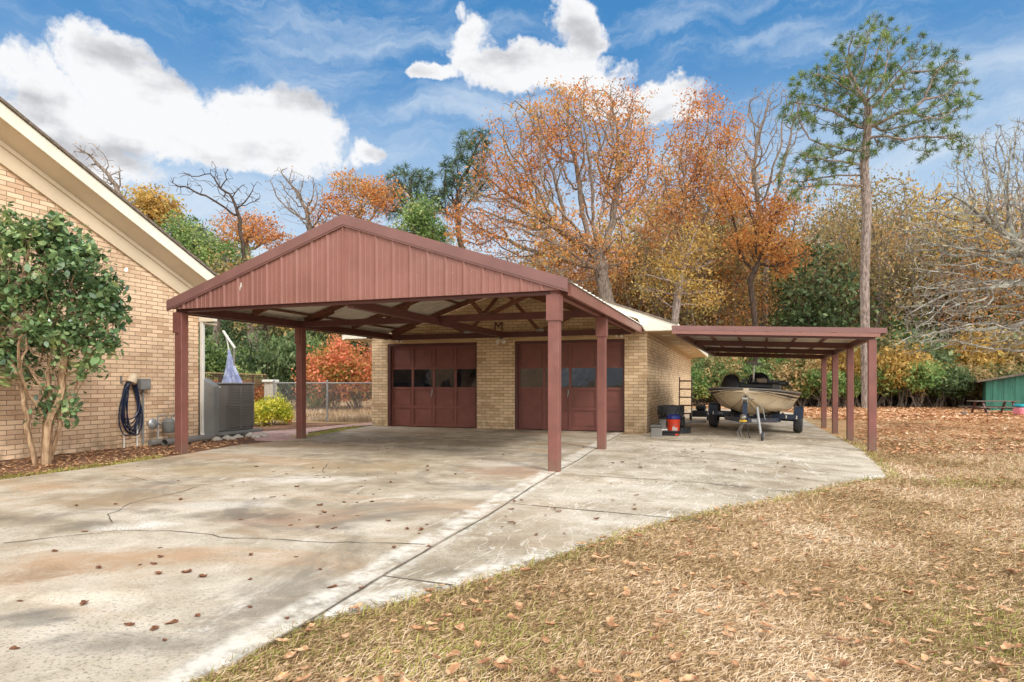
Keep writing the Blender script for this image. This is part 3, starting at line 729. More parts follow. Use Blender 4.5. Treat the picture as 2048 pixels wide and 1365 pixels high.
P(MB().box(CL + .051, YE - .09, bz0 - .03, CRT - .051, YE - .0, bz1 - .03), 'cross_beam', M['beam'], cp)
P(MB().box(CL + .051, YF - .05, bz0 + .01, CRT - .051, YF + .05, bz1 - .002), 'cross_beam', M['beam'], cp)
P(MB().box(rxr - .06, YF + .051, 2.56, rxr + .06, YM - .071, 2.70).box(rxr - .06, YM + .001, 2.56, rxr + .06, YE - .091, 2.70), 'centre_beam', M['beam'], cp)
# trusses
for y, full in ((YF + .1, 1), (10.85, 0), (YM + .06, 1), (14.5, 0), (YE - .15, 1)):
    t = MB()
    for s in (-1, 1):
        xe = CL + .1 if s < 0 else CRT - .1
        t.beam((xe, y, cz(xe) - .12), (rxr + s * .02, y, cz(rxr) - .12), .045, .13)
        if full:
            W2 = abs(xe - rxr)
            q1, q2 = rxr + s * W2 * .30, rxr + s * W2 * .62
            t.beam((q1, y, 2.72), (rxr + s * .03, y, cz(rxr) - .2), .045, .09)
            t.beam((q1 + s * .03, y + .002, 2.72), (q2, y + .002, cz(q2) - .18), .045, .09)
            t.beam((xe - s * .0, y + .05, 2.70), (xe - s * .75, y + .05, cz(xe - s * .75) - .16), .045, .12)
    P(t, 'truss', M['timber'], cp)
    if full:
        for s in (-1, 1):
            pl = MB()
            W2 = abs((CL if s < 0 else CRT) - rxr); q1 = rxr + s * W2 * .30; pl.box(q1 - .11, y - .028, 2.70, q1 + .11, y - .024, 2.77)
            P(pl, 'gusset_plate', M['steel'], cp)
pu = MB()
for s in (-1, 1):
    for k in range(4):
        xx = rxr + s * (.35 + k * 1.0); pu.beam((xx, YF, cz(xx) - .055), (xx, YE + .08, cz(xx) - .055), .09, .035)
P(pu, 'purlins', M['timber'], cp)


def ribs(length, per=.31, h=.022, minor=.006):             # profile (t, height) of ribbed sheet
    out = []; n = int(length / per) + 1
    for k in range(n):
        a = k * per
        for t, z in ((0, h), (.012, h), (.034, 0), (.09, 0), (.098, minor), (.112, minor), (.12, 0), (.18, 0), (.188, minor), (.202, minor), (.21, 0), (.276, 0), (.298, h)):
            if a + t <= length: out.append((a + t, z))
    return out + [(length, 0)]


g = MB(); pr = ribs(ex1 - ex0 - .1); yp = YF - .13
xs = [(ex0 + .05 + t, z) for t, z in pr]; vs = []; k0 = [i for i, (x, z) in enumerate(xs) if x > rxr][0]; xs.insert(k0, (rxr, 0))
for x, z in xs: vs += [(x, yp - z, 2.655), (x, yp - z, max(2.66, cz(x) - .03)), (x, yp + .012, 2.655), (x, yp + .012, max(2.66, cz(x) - .03))]
fs = []
for i in range(len(xs) - 1):
    a, b = 4 * i, 4 * i + 4
    fs += [(a, b, b + 1, a + 1), (a + 2, a + 3, b + 3, b + 2), (a, a + 2, b + 2, b)]
gable = P(g.add(vs, fs), 'gable_panel', M['redmetal'], cp)
for x, z in pr:
    if abs(z - .0) < 1e-6: pass
for k in range(24):
    x = ex0 + .17 + k * .31
    for zz in (2.69, 3.0):
        if cz(x) - .1 > zz and x < ex1 - .1: P(MB().lathe([(.007, 0), (.007, -.004), (.003, -.006)], (x, yp - .001, zz), 'y', 6), 'screw', M['steel'], cp)
P(MB().box(-8.22, yp - .0045, 2.98, -8.195, yp - .0035, 3.06).box(-8.235, yp - .0045, 2.93, -8.222, yp - .0035, 3.0), 'scratch', M['white'], cp)
for s in (-1, 1):
    e = ex0 if s < 0 else ex1
    P(MB().prism([(rxr, ezr + .012), (e, cz(e) + .012), (e, cz(e) - .155), (rxr, ezr - .155)] if s > 0 else [(rxr, ezr + .012), (e, cz(e) + .012), (e, cz(e) - .155), (rxr, ezr - .155)], 'y', yp - .045, yp - .028), 'gable_trim', M['trim'], cp)
    P(MB().prism([(rxr, ezr - .156), (e + s * .0, cz(e) - .156), (e, cz(e) - .185), (rxr, ezr - .185)], 'y', yp - .036, yp - .026), 'trim_lip', M['trim'], cp)
    P(MB().prism([(rxr, ezr + .014), (e, cz(e) + .014), (e, cz(e) + .004), (rxr, ezr + .004)], 'y', yp - .0275, yp + .16), 'gable_trim', M['trim'], cp)
    # ribbed roof sheet
    yy = [(yp + .165 + t, z) for t, z in ribs(YE + .1 - yp - .165)]; vs = []; fs = []
    for y, z in yy: vs += [(rxr, y, ezr - .02 + z), (e + s * .03, y, cz(e) - .01 - .02 + z), (rxr, y, ezr - .026 + z), (e + s * .03, y, cz(e) - .036 + z)]
    for i in range(len(yy) - 1):
        a, b = 4 * i, 4 * i + 4; fs += [(a, a + 1, b + 1, b), (a + 2, b + 2, b + 3, a + 3), (a + 1, a + 3, b + 3, b + 1)]
    P(MB().add(vs, fs), 'roof', M['galv'], cp)
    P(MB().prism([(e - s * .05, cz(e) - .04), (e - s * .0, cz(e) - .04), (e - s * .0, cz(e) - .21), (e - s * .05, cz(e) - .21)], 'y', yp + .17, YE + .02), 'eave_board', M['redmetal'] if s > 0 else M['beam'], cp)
P(MB().prism([(rxr - .2, cz(rxr - .2) + .012), (rxr, ezr + .02), (rxr + .2, cz(rxr + .2) + .012), (rxr + .2, cz(rxr + .2) + .006), (rxr, ezr + .014), (rxr - .2, cz(rxr - .2) + .006)], 'y', yp + .17, YE + .1), 'ridge_cap', M['trim'], cp)


def flood(name, loc, label, aim=(0, -.5, -.6), s=1.0):
    o = empty(name, loc, label=label, cat='flood light', group='outdoor flood lights at the back of the carport')
    MB().lathe([(.05 * s, 0), (.05 * s, -.03 * s)], (0, 0, 0), 'z', 12).build('base', M['black'], o, smooth=True)
    d = Vector(aim).normalized(); q = Vector((0, 0, 1)).rotation_difference(d)
    for i, sx in enumerate((-1, 1)):
        m = MB().lathe([(.02, 0), (.025, .03), (.055, .09), (.06, .12), (.05, .135), (.001, .14)], (0, 0, 0), 'z', 14)
        qq = Matrix.Rotation(sx * .7, 4, 'Z') @ q.to_matrix().to_4x4()
        m.v = [tuple(Matrix.Translation((sx * .05 * s, 0, -.04 * s)) @ (qq @ (Vector(p) * s))) for p in m.v]
        m.build('bulb', M['white'], o, smooth=True)
    return o


flood('flood_light', (rxr - .03, YE - .25, 2.555), 'white twin flood light at the end of the centre beam', s=1.0)
flood('flood_light', (CL + .35, YE - .13, 2.57), 'small dark flood light high at the left end of the rear beam', (0, -.6, -.3), .6)
flood('flood_light', (CRT - .35, YE - .13, 2.57), 'small flood light high at the right end of the rear beam', (0, -.6, -.3), .6)

# ================================================================ LEAN-TO
lt = empty('lean_to_shelter', (1, 15, 0), label='open flat roofed boat shelter on square posts joined to the garage', cat='boat shelter')
LX = 2.68; PY = [15.12, 17.87, 20.46, 22.95]; pb = [-.143, -.17, -.13, -.11]
fl, fr_ = (-1.40, 15.0), (2.93, 15.0); bl, br = (-.84, 23.25), (2.93, 23.25)
ztl, ztr, zbl, zbr = 2.615, 2.436, 2.47, 2.30


def rt(x, y):                                              # roof top surface
    t = (y - 15) / 8.25; s = (x + 1.4) / 4.33; return (ztl + (ztr - ztl) * s) * (1 - t) + (zbl + (zbr - zbl) * s) * t


lx = lambda y: -1.40 + .56 * (y - 15) / 8.25
for k in range(4):
    P(MB().bevbox(LX - .075, PY[k] - .075, pb[k] - .05, LX + .075, PY[k] + .075, rt(LX, PY[k]) - .231, .008), 'post', M['redpost'] if k == 0 else M['redpost'], lt)
P(MB().beam((LX, 15.08, rt(LX, 15.08) - .165), (LX, 23.1, rt(LX, 23.1) - .165), .09, .13), 'side_beam', M['beam'], lt)
P(MB().beam((lx(15.08) + .12, 15.08, rt(-1.3, 15.08) - .165), (lx(23) + .12, 23.1, rt(-.8, 23.1) - .165), .09, .13), 'side_beam', M['beam'], lt)
for y in (17.87, 20.46, 22.95):
    P(MB().beam((lx(y) + .17, y, rt(lx(y), y) - .165), (LX - .046, y, rt(LX, y) - .165), .08, .14), 'cross_beam', M['beam'], lt)
P(MB().beam((lx(15.1) + .18, 15.12, rt(-1.2, 15.1) - .165), (LX - .046, 15.12, rt(LX, 15.1) - .165), .06, .12), 'cross_beam', M['beam'], lt)
for k in range(1, 6):
    s = k / 6.0; a = (lx(15.15) + s * (LX - lx(15.15))); b = (lx(23) + s * (LX - lx(23)))
    P(MB().beam((a, 15.15, rt(a, 15.15) - .065), (b, 23.1, rt(b, 23.1) - .065), .05, .06), 'rafter', M['redpost'], lt)
P(MB().beam((fl[0], 15.0, ztl - .05), (fr_[0], 15.0, ztr - .05), .02, .11), 'fascia', M['trim'], lt)
P(MB().beam((fl[0], 15.02, ztl - .145), (fr_[0] - .12, 15.02, ztr - .145), .05, .075), 'fascia', M['redmetal'], lt)
P(MB().beam((fr_[0], 15.011, ztr - .05), (br[0], 23.25, zbr - .05), .02, .11), 'fascia', M['trim'], lt)
vs = []; fs = []
prr = ribs(8.2)
for t, z in prr:
    y = 15.02 + t
    vs += [(lx(y) - .02, y, rt(lx(y), y) - .03 + z * .6), (fr_[0] - .012, y, rt(fr_[0], y) - .03 + z * .6), (lx(y) - .02, y, rt(lx(y), y) - .036 + z * .6), (fr_[0] - .012, y, rt(fr_[0], y) - .036 + z * .6)]
for i in range(len(prr) - 1):
    a, b = 4 * i, 4 * i + 4; fs += [(a, a + 1, b + 1, b), (a + 2, b + 2, b + 3, a + 3)]
P(MB().add(vs, fs), 'roof', M['galv'], lt)
#PART2
# ================================================================ BOAT ON TRAILER
ROT = Matrix.Translation((.49, 19.6, -.045)) @ Matrix.Rotation(-.097, 4, 'Z') @ Matrix.Rotation(.039, 4, 'Y')
boat = empty('bass_boat', label='cream bass boat with black striped gunwale on a trailer under the flat roof', cat='boat'); boat.matrix_world = ROT
trl = empty('boat_trailer', label='dark blue boat trailer carrying the cream boat, tongue towards the driveway', cat='trailer'); trl.matrix_world = ROT
S_ = [0, .012, .04, .09, .16, .26, .4, .6, 1]
tab = lambda xs: xs
BW = [.06, .26, .52, .78, .96, 1.08, 1.15, 1.17, 1.10]; SZ = [1.225, 1.225, 1.22, 1.21, 1.19, 1.17, 1.15, 1.12, 1.08]
CW = [.02, .06, .16, .34, .52, .70, .84, .92, .92]; CZ = [1.10, 1.05, .97, .88, .80, .73, .68, .65, .63]
KZ = [1.08, 1.0, .88, .74, .62, .53, .48, .46, .46]
yl = lambda s: -3.35 + 5.7 * s
N_ = 25
import bisect


def itp(T_, s):
    i = min(len(S_) - 2, max(0, bisect.bisect_right(S_, s) - 1)); t = (s - S_[i]) / (S_[i + 1] - S_[i]); return T_[i] * (1 - t) + T_[i + 1] * t


st_ = [((k / (N_ - 1)) ** 1.8) for k in range(N_)]
vs = []; fs = []
for s in st_:
    b, sz, c, cz_, kz, y = itp(BW, s), itp(SZ, s), itp(CW, s), itp(CZ, s), itp(KZ, s), yl(s)
    half = [(0, kz), (c * .33, kz + (cz_ - kz) * .30), (c * .35, kz + (cz_ - kz) * .26), (c * .68, kz + (cz_ - kz) * .66), (c * .70, kz + (cz_ - kz) * .61), (c, cz_), (c + .012, cz_ + .02),
            (c + (b - c) * .45, cz_ + (sz - cz_) * .42), (b * .985, sz - .10), (b, sz - .02), (b - .01, sz)]
    vs += [(-x, y, z) for x, z in reversed(half[1:])] + [(x, y, z) for x, z in half]
m = 21
for i in range(N_ - 1):
    for k in range(m - 1): fs.append((i * m + k, (i + 1) * m + k, (i + 1) * m + k + 1, i * m + k + 1))
fs.append(tuple(range(m))); fs.append(tuple((N_ - 1) * m + k for k in range(m - 1, -1, -1)))
M['hull'] = plain('hull_cream_gelcoat', L(226, 208, 176), .3, .06, 2.5)
M['strk'] = plain('hull_stripe_gold', L(150, 122, 84), .3, .06, 4)
MB().add(vs, fs).build('hull', M['hull'], boat, smooth=True)
for (f0, f1, mt, nm) in ((.80, .96, 'black', 'stripe'), (.62, .73, 'black', 'stripe'), (.50, .53, 'strk', 'stripe')):
    for sg in (-1, 1):
        a = []
        for s in st_:
            b, sz, c, cz_, y = itp(BW, s), itp(SZ, s), itp(CW, s), itp(CZ, s), yl(s)
            def q(f):
                pts = [(c + .012, cz_ + .02), (c + (b - c) * .45, cz_ + (sz - cz_) * .42), (b * .985, sz - .10), (b, sz - .02)]
                zz = cz_ + .02 + (sz - .02 - cz_ - .02) * f
                for (x0, z0), (x1, z1) in zip(pts, pts[1:]):
                    if z0 <= zz <= z1: return (sg * (x0 + (x1 - x0) * (zz - z0) / max(1e-6, z1 - z0) + .006), y - .005, zz)
                return (sg * (b + .006), y - .005, zz)
            a += [q(f0), q(f1)]
        MB().add(a, [(2 * i, 2 * i + 2, 2 * i + 3, 2 * i + 1) for i in range(N_ - 1)]).build(nm, M[mt], boat)
for sg in (-1, 1):                                         # running strakes as raised lines on the bottom
    for kf in (.34, .69):
        MB().tube([(sg * itp(CW, s) * kf, yl(s) - .003, itp(KZ, s) + (itp(CZ, s) - itp(KZ, s)) * (kf - .06) - .004) for s in st_[2:]], .011, 5).build('strake', M['strk'], boat)
dk = []
for s in st_: dk += [(-(itp(BW, s) - .01), yl(s), itp(SZ, s)), (0, yl(s), itp(SZ, s) + .02), (itp(BW, s) - .01, yl(s), itp(SZ, s))]
MB().add(dk, [(3 * i + k, 3 * i + 3 + k, 3 * i + 4 + k, 3 * i + 1 + k) for i in range(N_ - 1) for k in (0, 1)]).build('deck', M['dkgrey'], boat, smooth=True)
for sg in (-1, 1): MB().tube([(sg * (itp(BW, s) + .004), yl(s), itp(SZ, s) - .012) for s in st_], .016, 6).build('rub_rail', M['steel'], boat, smooth=True)


def hump(x, y, mat, capm, top):
    m_ = MB(); vs = []; fs = []
    for i in range(7):
        t = i / 6; z = 1.16 + (top - 1.16) * math.sin(t * math.pi / 2); r = .27 * math.cos(t * math.pi / 2) ** .55 + .01
        for k in range(14):
            a = 2 * math.pi * k / 14; vs.append((x + r * math.cos(a) * 1.0, y + r * math.sin(a) * .8 + .1 * t, z))
    for i in range(6):
        for k in range(14): fs.append((i * 14 + k, i * 14 + (k + 1) % 14, (i + 1) * 14 + (k + 1) % 14, (i + 1) * 14 + k))
    fs.append(tuple(6 * 14 + k for k in range(14)))
    o = m_.add(vs, fs).build('console_cover', mat, boat, smooth=True)
    if capm:
        cap = MB().tube([(x - .25, y - .08, 1.36), (x - .2, y - .05, top - .07), (x - .08, y, top), (x + .08, y, top), (x + .2, y - .05, top - .07), (x + .25, y - .08, 1.36)], .035, 8)
        cap.build('trim', capm, o, smooth=True)


M['olivep'] = plain('olive_vinyl', L(140, 138, 84), .4, .08, 5)
hump(-.56, -1.25, M['black'], M['olivep'], 1.58); hump(.14, -1.2, M['black'], M['black'], 1.60)
mo = MB().bevbox(-.2, -2.75, 1.235, .55, -2.5, 1.33, .02).tube([(-.15, -2.7, 1.33), (-.05, -2.68, 1.45), (-.02, -2.66, 1.33)], .03, 7).tube([(.05, -2.6, 1.36), (.75, -2.7, 1.36)], .028, 8)
mo.lathe([(.02, 0), (.055, .03), (.06, .16), (.03, .22)], (.66, -2.72, 1.37), 'x', 14)
for k in range(7): mo.bevbox(.1 + .07 * k, -2.6 - .03 * (k % 3), 1.33, .15 + .07 * k, -2.48, 1.36 + .05 * ((k * 5) % 4), .008)
tm = mo.build('trolling_motor', M['black'], boat, smooth=True)
MB().lathe([(.01, 0), (.09, .012), (.1, .03), (.01, .05)], (.88, -2.72, 1.37), 'x', 10).build('propeller', M['black'], tm, smooth=True)
MB().bevbox(.18, -2.72, 1.36, .42, -2.6, 1.47, .02).build('motor_bracket', M['wood_grey'], tm)
pm = MB().tube([(.07, -2.2, 1.2), (.07, -2.2, 1.84)], .022, 8).bevbox(.03, -2.24, 1.2, .11, -2.16, 1.4, .01)
pm.build('pole', M['chrome'], boat, smooth=True)
MB().bevbox(-.12, -2.27, 1.84, .1, -2.1, 1.91, .02).bevbox(.0, -2.25, 1.80, .26, -2.12, 1.87, .02).build('screen_mount', M['dkgrey'], boat)
for x in (-.5, .45): MB().bevbox(x - .22, -.55, 1.15, x + .22, -.4, 1.45, .04).build('seat', M['dkgrey'], boat)
MB().bevbox(-.25, 2.35, .6, .25, 2.8, 1.5, .06).bevbox(-.1, 2.4, .2, .1, 2.7, .6, .03).build('outboard_motor', M['black'], boat, smooth=True)
rg = MB(); r2 = random.Random(4)                            # illegible registration marks on the starboard bow
for sg in (1, -1):
    s0 = .19
    for k in range(5):
        s = s0 + k * .016; b, sz, c, cz_ = itp(BW, s), itp(SZ, s), itp(CW, s), itp(CZ, s)
        for j in range(3):
            f = .62 + .1 * r2.random() - .12 * (j == 2); x = c + (b - c) * (.45 + .5 * f); z = cz_ + (sz - cz_) * (.40 + .28 * f)
            rg.beam((sg * (x + .01), yl(s) + .02 * j, z), (sg * (x + .014), yl(s) + .02 * j + .03, z + r2.choice([-.02, 0, .035])), .006, .008)
rg.build('registration_mark', M['black'], boat)
# trailer
fr = MB()
for sg in (-1, 1):
    fr.beam((sg * .05, -3.5, .46), (sg * .62, -1.7, .40), .06, .11).beam((sg * .62, -1.7, .40), (sg * .66, 2.3, .38), .06, .11)
fr.beam((0, -3.75, .50), (0, -2.6, .45), .10, .12)
fr.build('frame', M['navy'], trl)
xb = MB().bevbox(-1.13, -.62, .385, 1.13, -.54, .525, .008).bevbox(-.7, -.61, .30, .7, -.55, .383, .008)
xbo = xb.build('crossmember', M['navy'], trl)
wm = MB()
for cx in (-.86, .34):
    z0 = .43; yy = -.625
    wm.box(cx - .07, yy, z0, cx - .058, yy + .003, z0 + .06).box(cx - .02, yy, z0, cx - .008, yy + .003, z0 + .06).box(cx + .004, yy, z0, cx + .016, yy + .003, z0 + .06)
    wm.beam((cx - .064, yy + .0015, z0 + .055), (cx - .04, yy + .0015, z0 + .02), .003, .012).beam((cx - .014, yy + .0015, z0 + .055), (cx - .04, yy + .0015, z0 + .02), .003, .012)
    for zz in (z0 + .003, z0 + .03, z0 + .057): wm.box(cx + .017, yy, zz - .005, cx + .042, yy + .003, zz + .005)
    wm.box(cx + .043, yy, z0 + .005, cx + .053, yy + .003, z0 + .026).box(cx + .043, yy, z0 + .036, cx + .053, yy + .003, z0 + .055)
wm.build('maker_mark', M['white'], xbo)
MB().box(-.12, -.628, .42, .0, -.6235, .49).build('licence_plate', M['white'], xbo)
for x in (-1.1, .82, 1.08): MB().box(x, -.63, .41, x + .03, -.621, .50).build('reflector', M['cream'], xbo)
for sg in (-1, 1):
    wh = empty('wheel'); wh.parent = trl; wh.location = (sg * 1.13, 0, .335)
    MB().lathe([(.20, -.11), (.29, -.12), (.325, -.09), (.335, -.03), (.335, .03), (.325, .09), (.29, .12), (.20, .11)], (0, 0, 0), 'x', 28, cap=False).build('tyre', M['rubber'], wh, smooth=True)
    MB().lathe([(.01, sg * .06), (.08, sg * .05), (.12, sg * .01), (.2, sg * .07), (.215, sg * .1)], (0, 0, 0), 'x', 20, cap=False).build('rim', M['chrome'], wh, smooth=True)
    pr_ = [(-.43, .44), (-.38, .66), (-.2, .73), (.2, .73), (.38, .66), (.43, .44), (.41, .44), (.37, .64), (.19, .71), (-.19, .71), (-.37, .64), (-.41, .44)]
    MB().prism(pr_, 'x', sg * 1.13 - .125, sg * 1.13 + .125).box(sg * 1.13 - .12, -.435, .42, sg * 1.13 + .12, -.415, .62).build('fender', M['navy'], trl)
MB().tube([(-1.1, 0, .335), (1.1, 0, .335)], .03, 8).build('axle', M['black'], trl)
for x in (-.45, .45): MB().bevbox(x - .05, -1.9, .45, x + .05, 2.0, .53, .01).build('bunk', M['black'], trl)
for x in (-.5, .35, .6): MB().bevbox(x - .1, -.75, .52, x + .08, -.6, .60, .02).build('bunk_bracket', M['black'], trl)
MB().bevbox(-.055, -3.42, .45, .05, -3.33, .90, .008).build('winch_post', M['navy'], trl)
MB().lathe([(.05, -.06), (.05, .06)], (-.0, -3.45, .97), 'x', 12).bevbox(-.07, -3.5, .88, -.05, -3.38, 1.05, .004).bevbox(.05, -3.5, .88, .07, -3.38, 1.07, .004).tube([(.06, -3.44, .97), (.16, -3.46, .96), (.2, -3.46, .96)], .014, 6).build('winch', M['chrome'], trl, smooth=True)
MB().beam((0, -3.38, .98), (0, -3.30, 1.05), .04, .006).build('winch_strap', M['black'], trl)
cpl = MB().lathe([(.02, -.12), (.06, -.08), (.075, .0), (.06, .04), (.04, .06)], (0, -3.8, .55), 'y', 14).build('coupler', M['chrome'], trl, smooth=True)
M['yellow'] = plain('yellow_paint', L(216, 176, 60), .5, .1, 6)
MB().bevbox(-.08, -3.86, .44, .09, -3.8, .485, .01).build('safety_tag', M['yellow'], cpl)
ch = MB()
for sg, l in ((-1, 0), (1, 1)):
    for k in range(15):
        t = k / 14; x = sg * .03 - .04 + .03 * math.sin(t * 7 + l); z = .43 * (1 - t) + .035; y = -3.78 - .12 * t
        ch.tube([(x - .012, y, z), (x, y + .01, z + .018), (x + .012, y, z), (x, y - .01, z - .018)], .0055, 4, closed=True)
ch.build('safety_chain', M['dkgrey'], trl)
MB().tube([(.06, -3.7, .4), (.12, -3.78, .2), (.17, -3.8, .06)], .012, 6).build('cable', M['black'], trl)
jk = MB().tube([(.27, -3.45, .78), (.38, -3.55, .16)], .032, 10).tube([(.27, -3.45, .80), (.32, -3.45, .84), (.40, -3.45, .76), (.46, -3.45, .5)], .009, 6).bevbox(.16, -3.5, .42, .34, -3.42, .5, .01)
jo = jk.build('tongue_jack', M['steel'], trl, smooth=True)
MB().lathe([(.02, -.03), (.085, -.03), (.1, -.015), (.1, .015), (.085, .03), (.02, .03)], (.42, -3.55, .10), 'x', 20).build('jack_wheel', M['rubber'], jo, smooth=True)
MB().prism([(-3.6, .1), (-3.5, .1), (-3.52, .2), (-3.58, .2)], 'x', .455, .462).build('wheel_bracket', M['steel'], jo)

# ================================================================ THINGS BESIDE THE GARAGE WALL
for k, (x, y, r, lb) in enumerate([(-1.42, 17.25, .27, 'smallest knobbly tyre at the bottom of the stack by the garage wall'), (-1.64, 17.45, .335, 'wide knobbly tyre in the middle of the stack by the garage wall'), (-1.66, 17.47, .335, 'wide knobbly tyre on top of the stack by the garage wall')]):
    z0 = (0, .2, .475)[k] - .05; h = (.2, .27, .28)[k]
    tb = MB().lathe([(r * .5, .01), (r * .85, 0), (r * .95, h * .15), (r * .96, h * .85), (r * .85, h), (r * .5, h - .01)], (0, 0, 0), 'z', 32, cap=False)
    for q in range(18):
        a = 2 * math.pi * q / 18
        for sg in (0, 1):
            a2 = a + .12; b0, b1 = (h * .06, h * .5) if sg == 0 else (h * .94, h * .5)
            ao = a + (.12 if sg else 0)
            tb.beam((r * .97 * math.cos(ao), r * .97 * math.sin(ao), b0), (r * .975 * math.cos(ao + .17), r * .975 * math.sin(ao + .17), b1), .05, .05, (math.cos(ao), math.sin(ao), 0))
    o = tb.build('tyre', M['rubber']); o.location = (x, y, z0); T(o, lb, 'tyre')
bk = empty('bucket', (-1.53, 16.85, -.04), label='orange plastic bucket with a blue bag stuffed in the top', cat='bucket')
MB().lathe([(.13, 0), (.14, .01), (.158, .34), (.168, .345), (.168, .38), (.158, .385), (.163, .43), (.15, .43)], (0, 0, 0), 'z', 28).build('body', M['orange'], bk, smooth=True)
MB().lathe([(.155, .40), (.175, .42), (.172, .50), (.12, .53), (.03, .52)], (0, 0, 0), 'z', 11).build('bag', M['blue'], bk)
lg = MB()
for k in range(8):
    a0 = math.radians(-98 + k * 6.3); r0 = .156
    for j, (z0, z1) in enumerate(((.10, .22), )):
        sh = .02 * math.sin(k * .9)
        lg.add([(r0 * math.cos(a0), r0 * math.sin(a0), z0 + sh + .01), (r0 * math.cos(a0 + .07), r0 * math.sin(a0 + .07), z0 + sh), (r0 * math.cos(a0 + .09), r0 * math.sin(a0 + .09), z1 + sh), (r0 * math.cos(a0 + .02), r0 * math.sin(a0 + .02), z1 + sh)], [(0, 1, 2, 3)])
lg.build('logo', M['white'], bk)
MB().tube([(-.165, 0, .36), (-.13, -.12, .30), (0, -.18, .27), (.13, -.12, .30), (.165, 0, .36)], .004, 5).build('handle', M['steel'], bk)
o = empty('tray', (-1.55, 16.3, -.04), label='low black plastic tray in front of the orange bucket', cat='tray')
MB().bevbox(-.2, -.13, 0, .2, .13, .13, .02).bevbox(-.215, -.145, .115, .215, .145, .145, .01).build('body', M['black'], o)
MB().bevbox(.12, -.16, .05, .2, -.13, .085, .004).build('latch', M['orange'], o)
o = empty('battery_box', (-1.85, 15.85, -.02), .12, label='dark grey square box with lid at the garage corner', cat='box')
MB().bevbox(-.135, -.11, 0, .135, .11, .24, .015).build('body', M['dkgrey'], o); MB().bevbox(-.15, -.125, .235, .15, .125, .30, .015).build('lid', M['louver'], o)
MB().tube([(-.1, 0, .3), (-.08, 0, .325), (.08, 0, .325), (.1, 0, .3)], .01, 6).build('handle', M['black'], o)
T(MB().bevbox(-1.92, 16.5, -.02, -1.66, 16.76, .13, .02).build('plastic_tub', M['white']), 'pale plastic tub under the grey metal pail', 'tub')
o = empty('pail', (-1.79, 16.63, .131), label='grey metal pail standing on a pale tub by the wall', cat='pail')
MB().lathe([(.085, 0), (.095, .01), (.097, .23), (.104, .24), (.09, .24)], (0, 0, 0), 'z', 22).build('body', M['dkgrey'], o, smooth=True)
MB().tube([(-.1, 0, .22), (-.06, -.09, .16), (.06, -.09, .16), (.1, 0, .22)], .004, 5).build('handle', M['steel'], o)
ld = empty('ladder', (-1.66, 22.7, 0), label='brown ladder section leaning at the far end of the garage wall', cat='ladder')
for sg in (-1, 1): MB().beam((sg * .21, -.1, -.02), (sg * .21, .1, 1.5), .035, .05, (0, 1, 0)).build('rail', M['beam'] if sg < 0 else M['dkgrey'], ld)
for k in range(5): MB().beam((-.2, -.1 + .2 * (.25 + k * .28) / 1.5, .25 + k * .28), (.2, -.1 + .2 * (.25 + k * .28) / 1.5, .25 + k * .28), .05, .045).build('rung', M['timber'], ld)
gr = MB()
for k in range(9): gr.beam((-1.95 + k * .045, 20.2, .0), (-2.02 + k * .045, 20.5, .5), .022, .02, (0, 1, 0))
gr.beam((-1.96, 20.2, .01), (-1.56, 20.2, .01), .03, .03).beam((-2.04, 20.5, .5), (-1.64, 20.5, .5), .03, .03)
T(gr.build('slatted_panel', M['white']), 'pale slatted panel leaning behind the tyres', 'panel')
T(MB().tube([(-1.75, 19.0, .02), (-1.42, 21.9, .02), (-.95, 22.0, .02)], .03, 6).build('angle_bar', M['steel']), 'long bent metal bar lying on the slab beside the tyres', 'bar')
o = empty('hand_truck', (-1.25, 23.2, 0), label='dark wheeled cart behind the ladder', cat='cart')
MB().bevbox(-.25, -.2, .12, .3, .3, .34, .04).bevbox(-.1, -.1, .34, .25, .2, .52, .05).build('body', M['black'], o, smooth=True)
for x in (-.28, .3): MB().lathe([(.03, -.03), (.11, -.03), (.12, 0), (.11, .03), (.03, .03)], (x, 0, .12), 'x', 16).build('wheel', M['rubber'], o, smooth=True)

# ================================================================ BACK YARD
fy = 18.3; f0, f1 = -10.95, -15.3
cf = empty('chain_link_fence', (-13, fy, 0), label='galvanised chain link fence across the yard behind the carport', cat='fence')
ms = MB(); wv_ = .085; n = int((f0 - f1) / wv_)
for k in range(-15, n):
    for sg in (1, -1):
        a, b = f1 + k * wv_, f1 + k * wv_ + 1.24; za, zb_ = (.03, 1.27) if sg > 0 else (1.27, .03)
        a2, b2 = max(a, f1), min(b, f0)
        if b2 <= a2: continue
        z = lambda x: za + (zb_ - za) * (x - a) / 1.24
        ms.beam((a2, fy + .003 * sg, z(a2)), (b2, fy + .003 * sg, z(b2)), .005, .007)
P(ms, 'mesh', M['steel'], cf)
P(MB().tube([(f1, fy, 1.3), (f0, fy, 1.3)], .022, 8), 'top_rail', M['steel'], cf, smooth=True)
for x in (f1, -13.1, f0): P(MB().tube([(x, fy, -.03), (x, fy, 1.36)], .032, 10).lathe([(.04, 1.36), (.035, 1.39), (.005, 1.40)], (x, fy, 0), 'z', 10), 'post', M['steel'], cf, smooth=True)
gt = empty('chain_link_gate', (-10.7, fy, 0), label='narrow chain link gate with a rounded frame beside the garage', cat='gate')
P(MB().tube([(-10.88, fy, .1), (-10.88, fy, 1.1), (-10.83, fy, 1.2), (-10.55, fy, 1.2), (-10.5, fy, 1.1), (-10.5, fy, .1)], .02, 8, closed=True), 'frame', M['steel'], gt, smooth=True)
gm2 = MB()
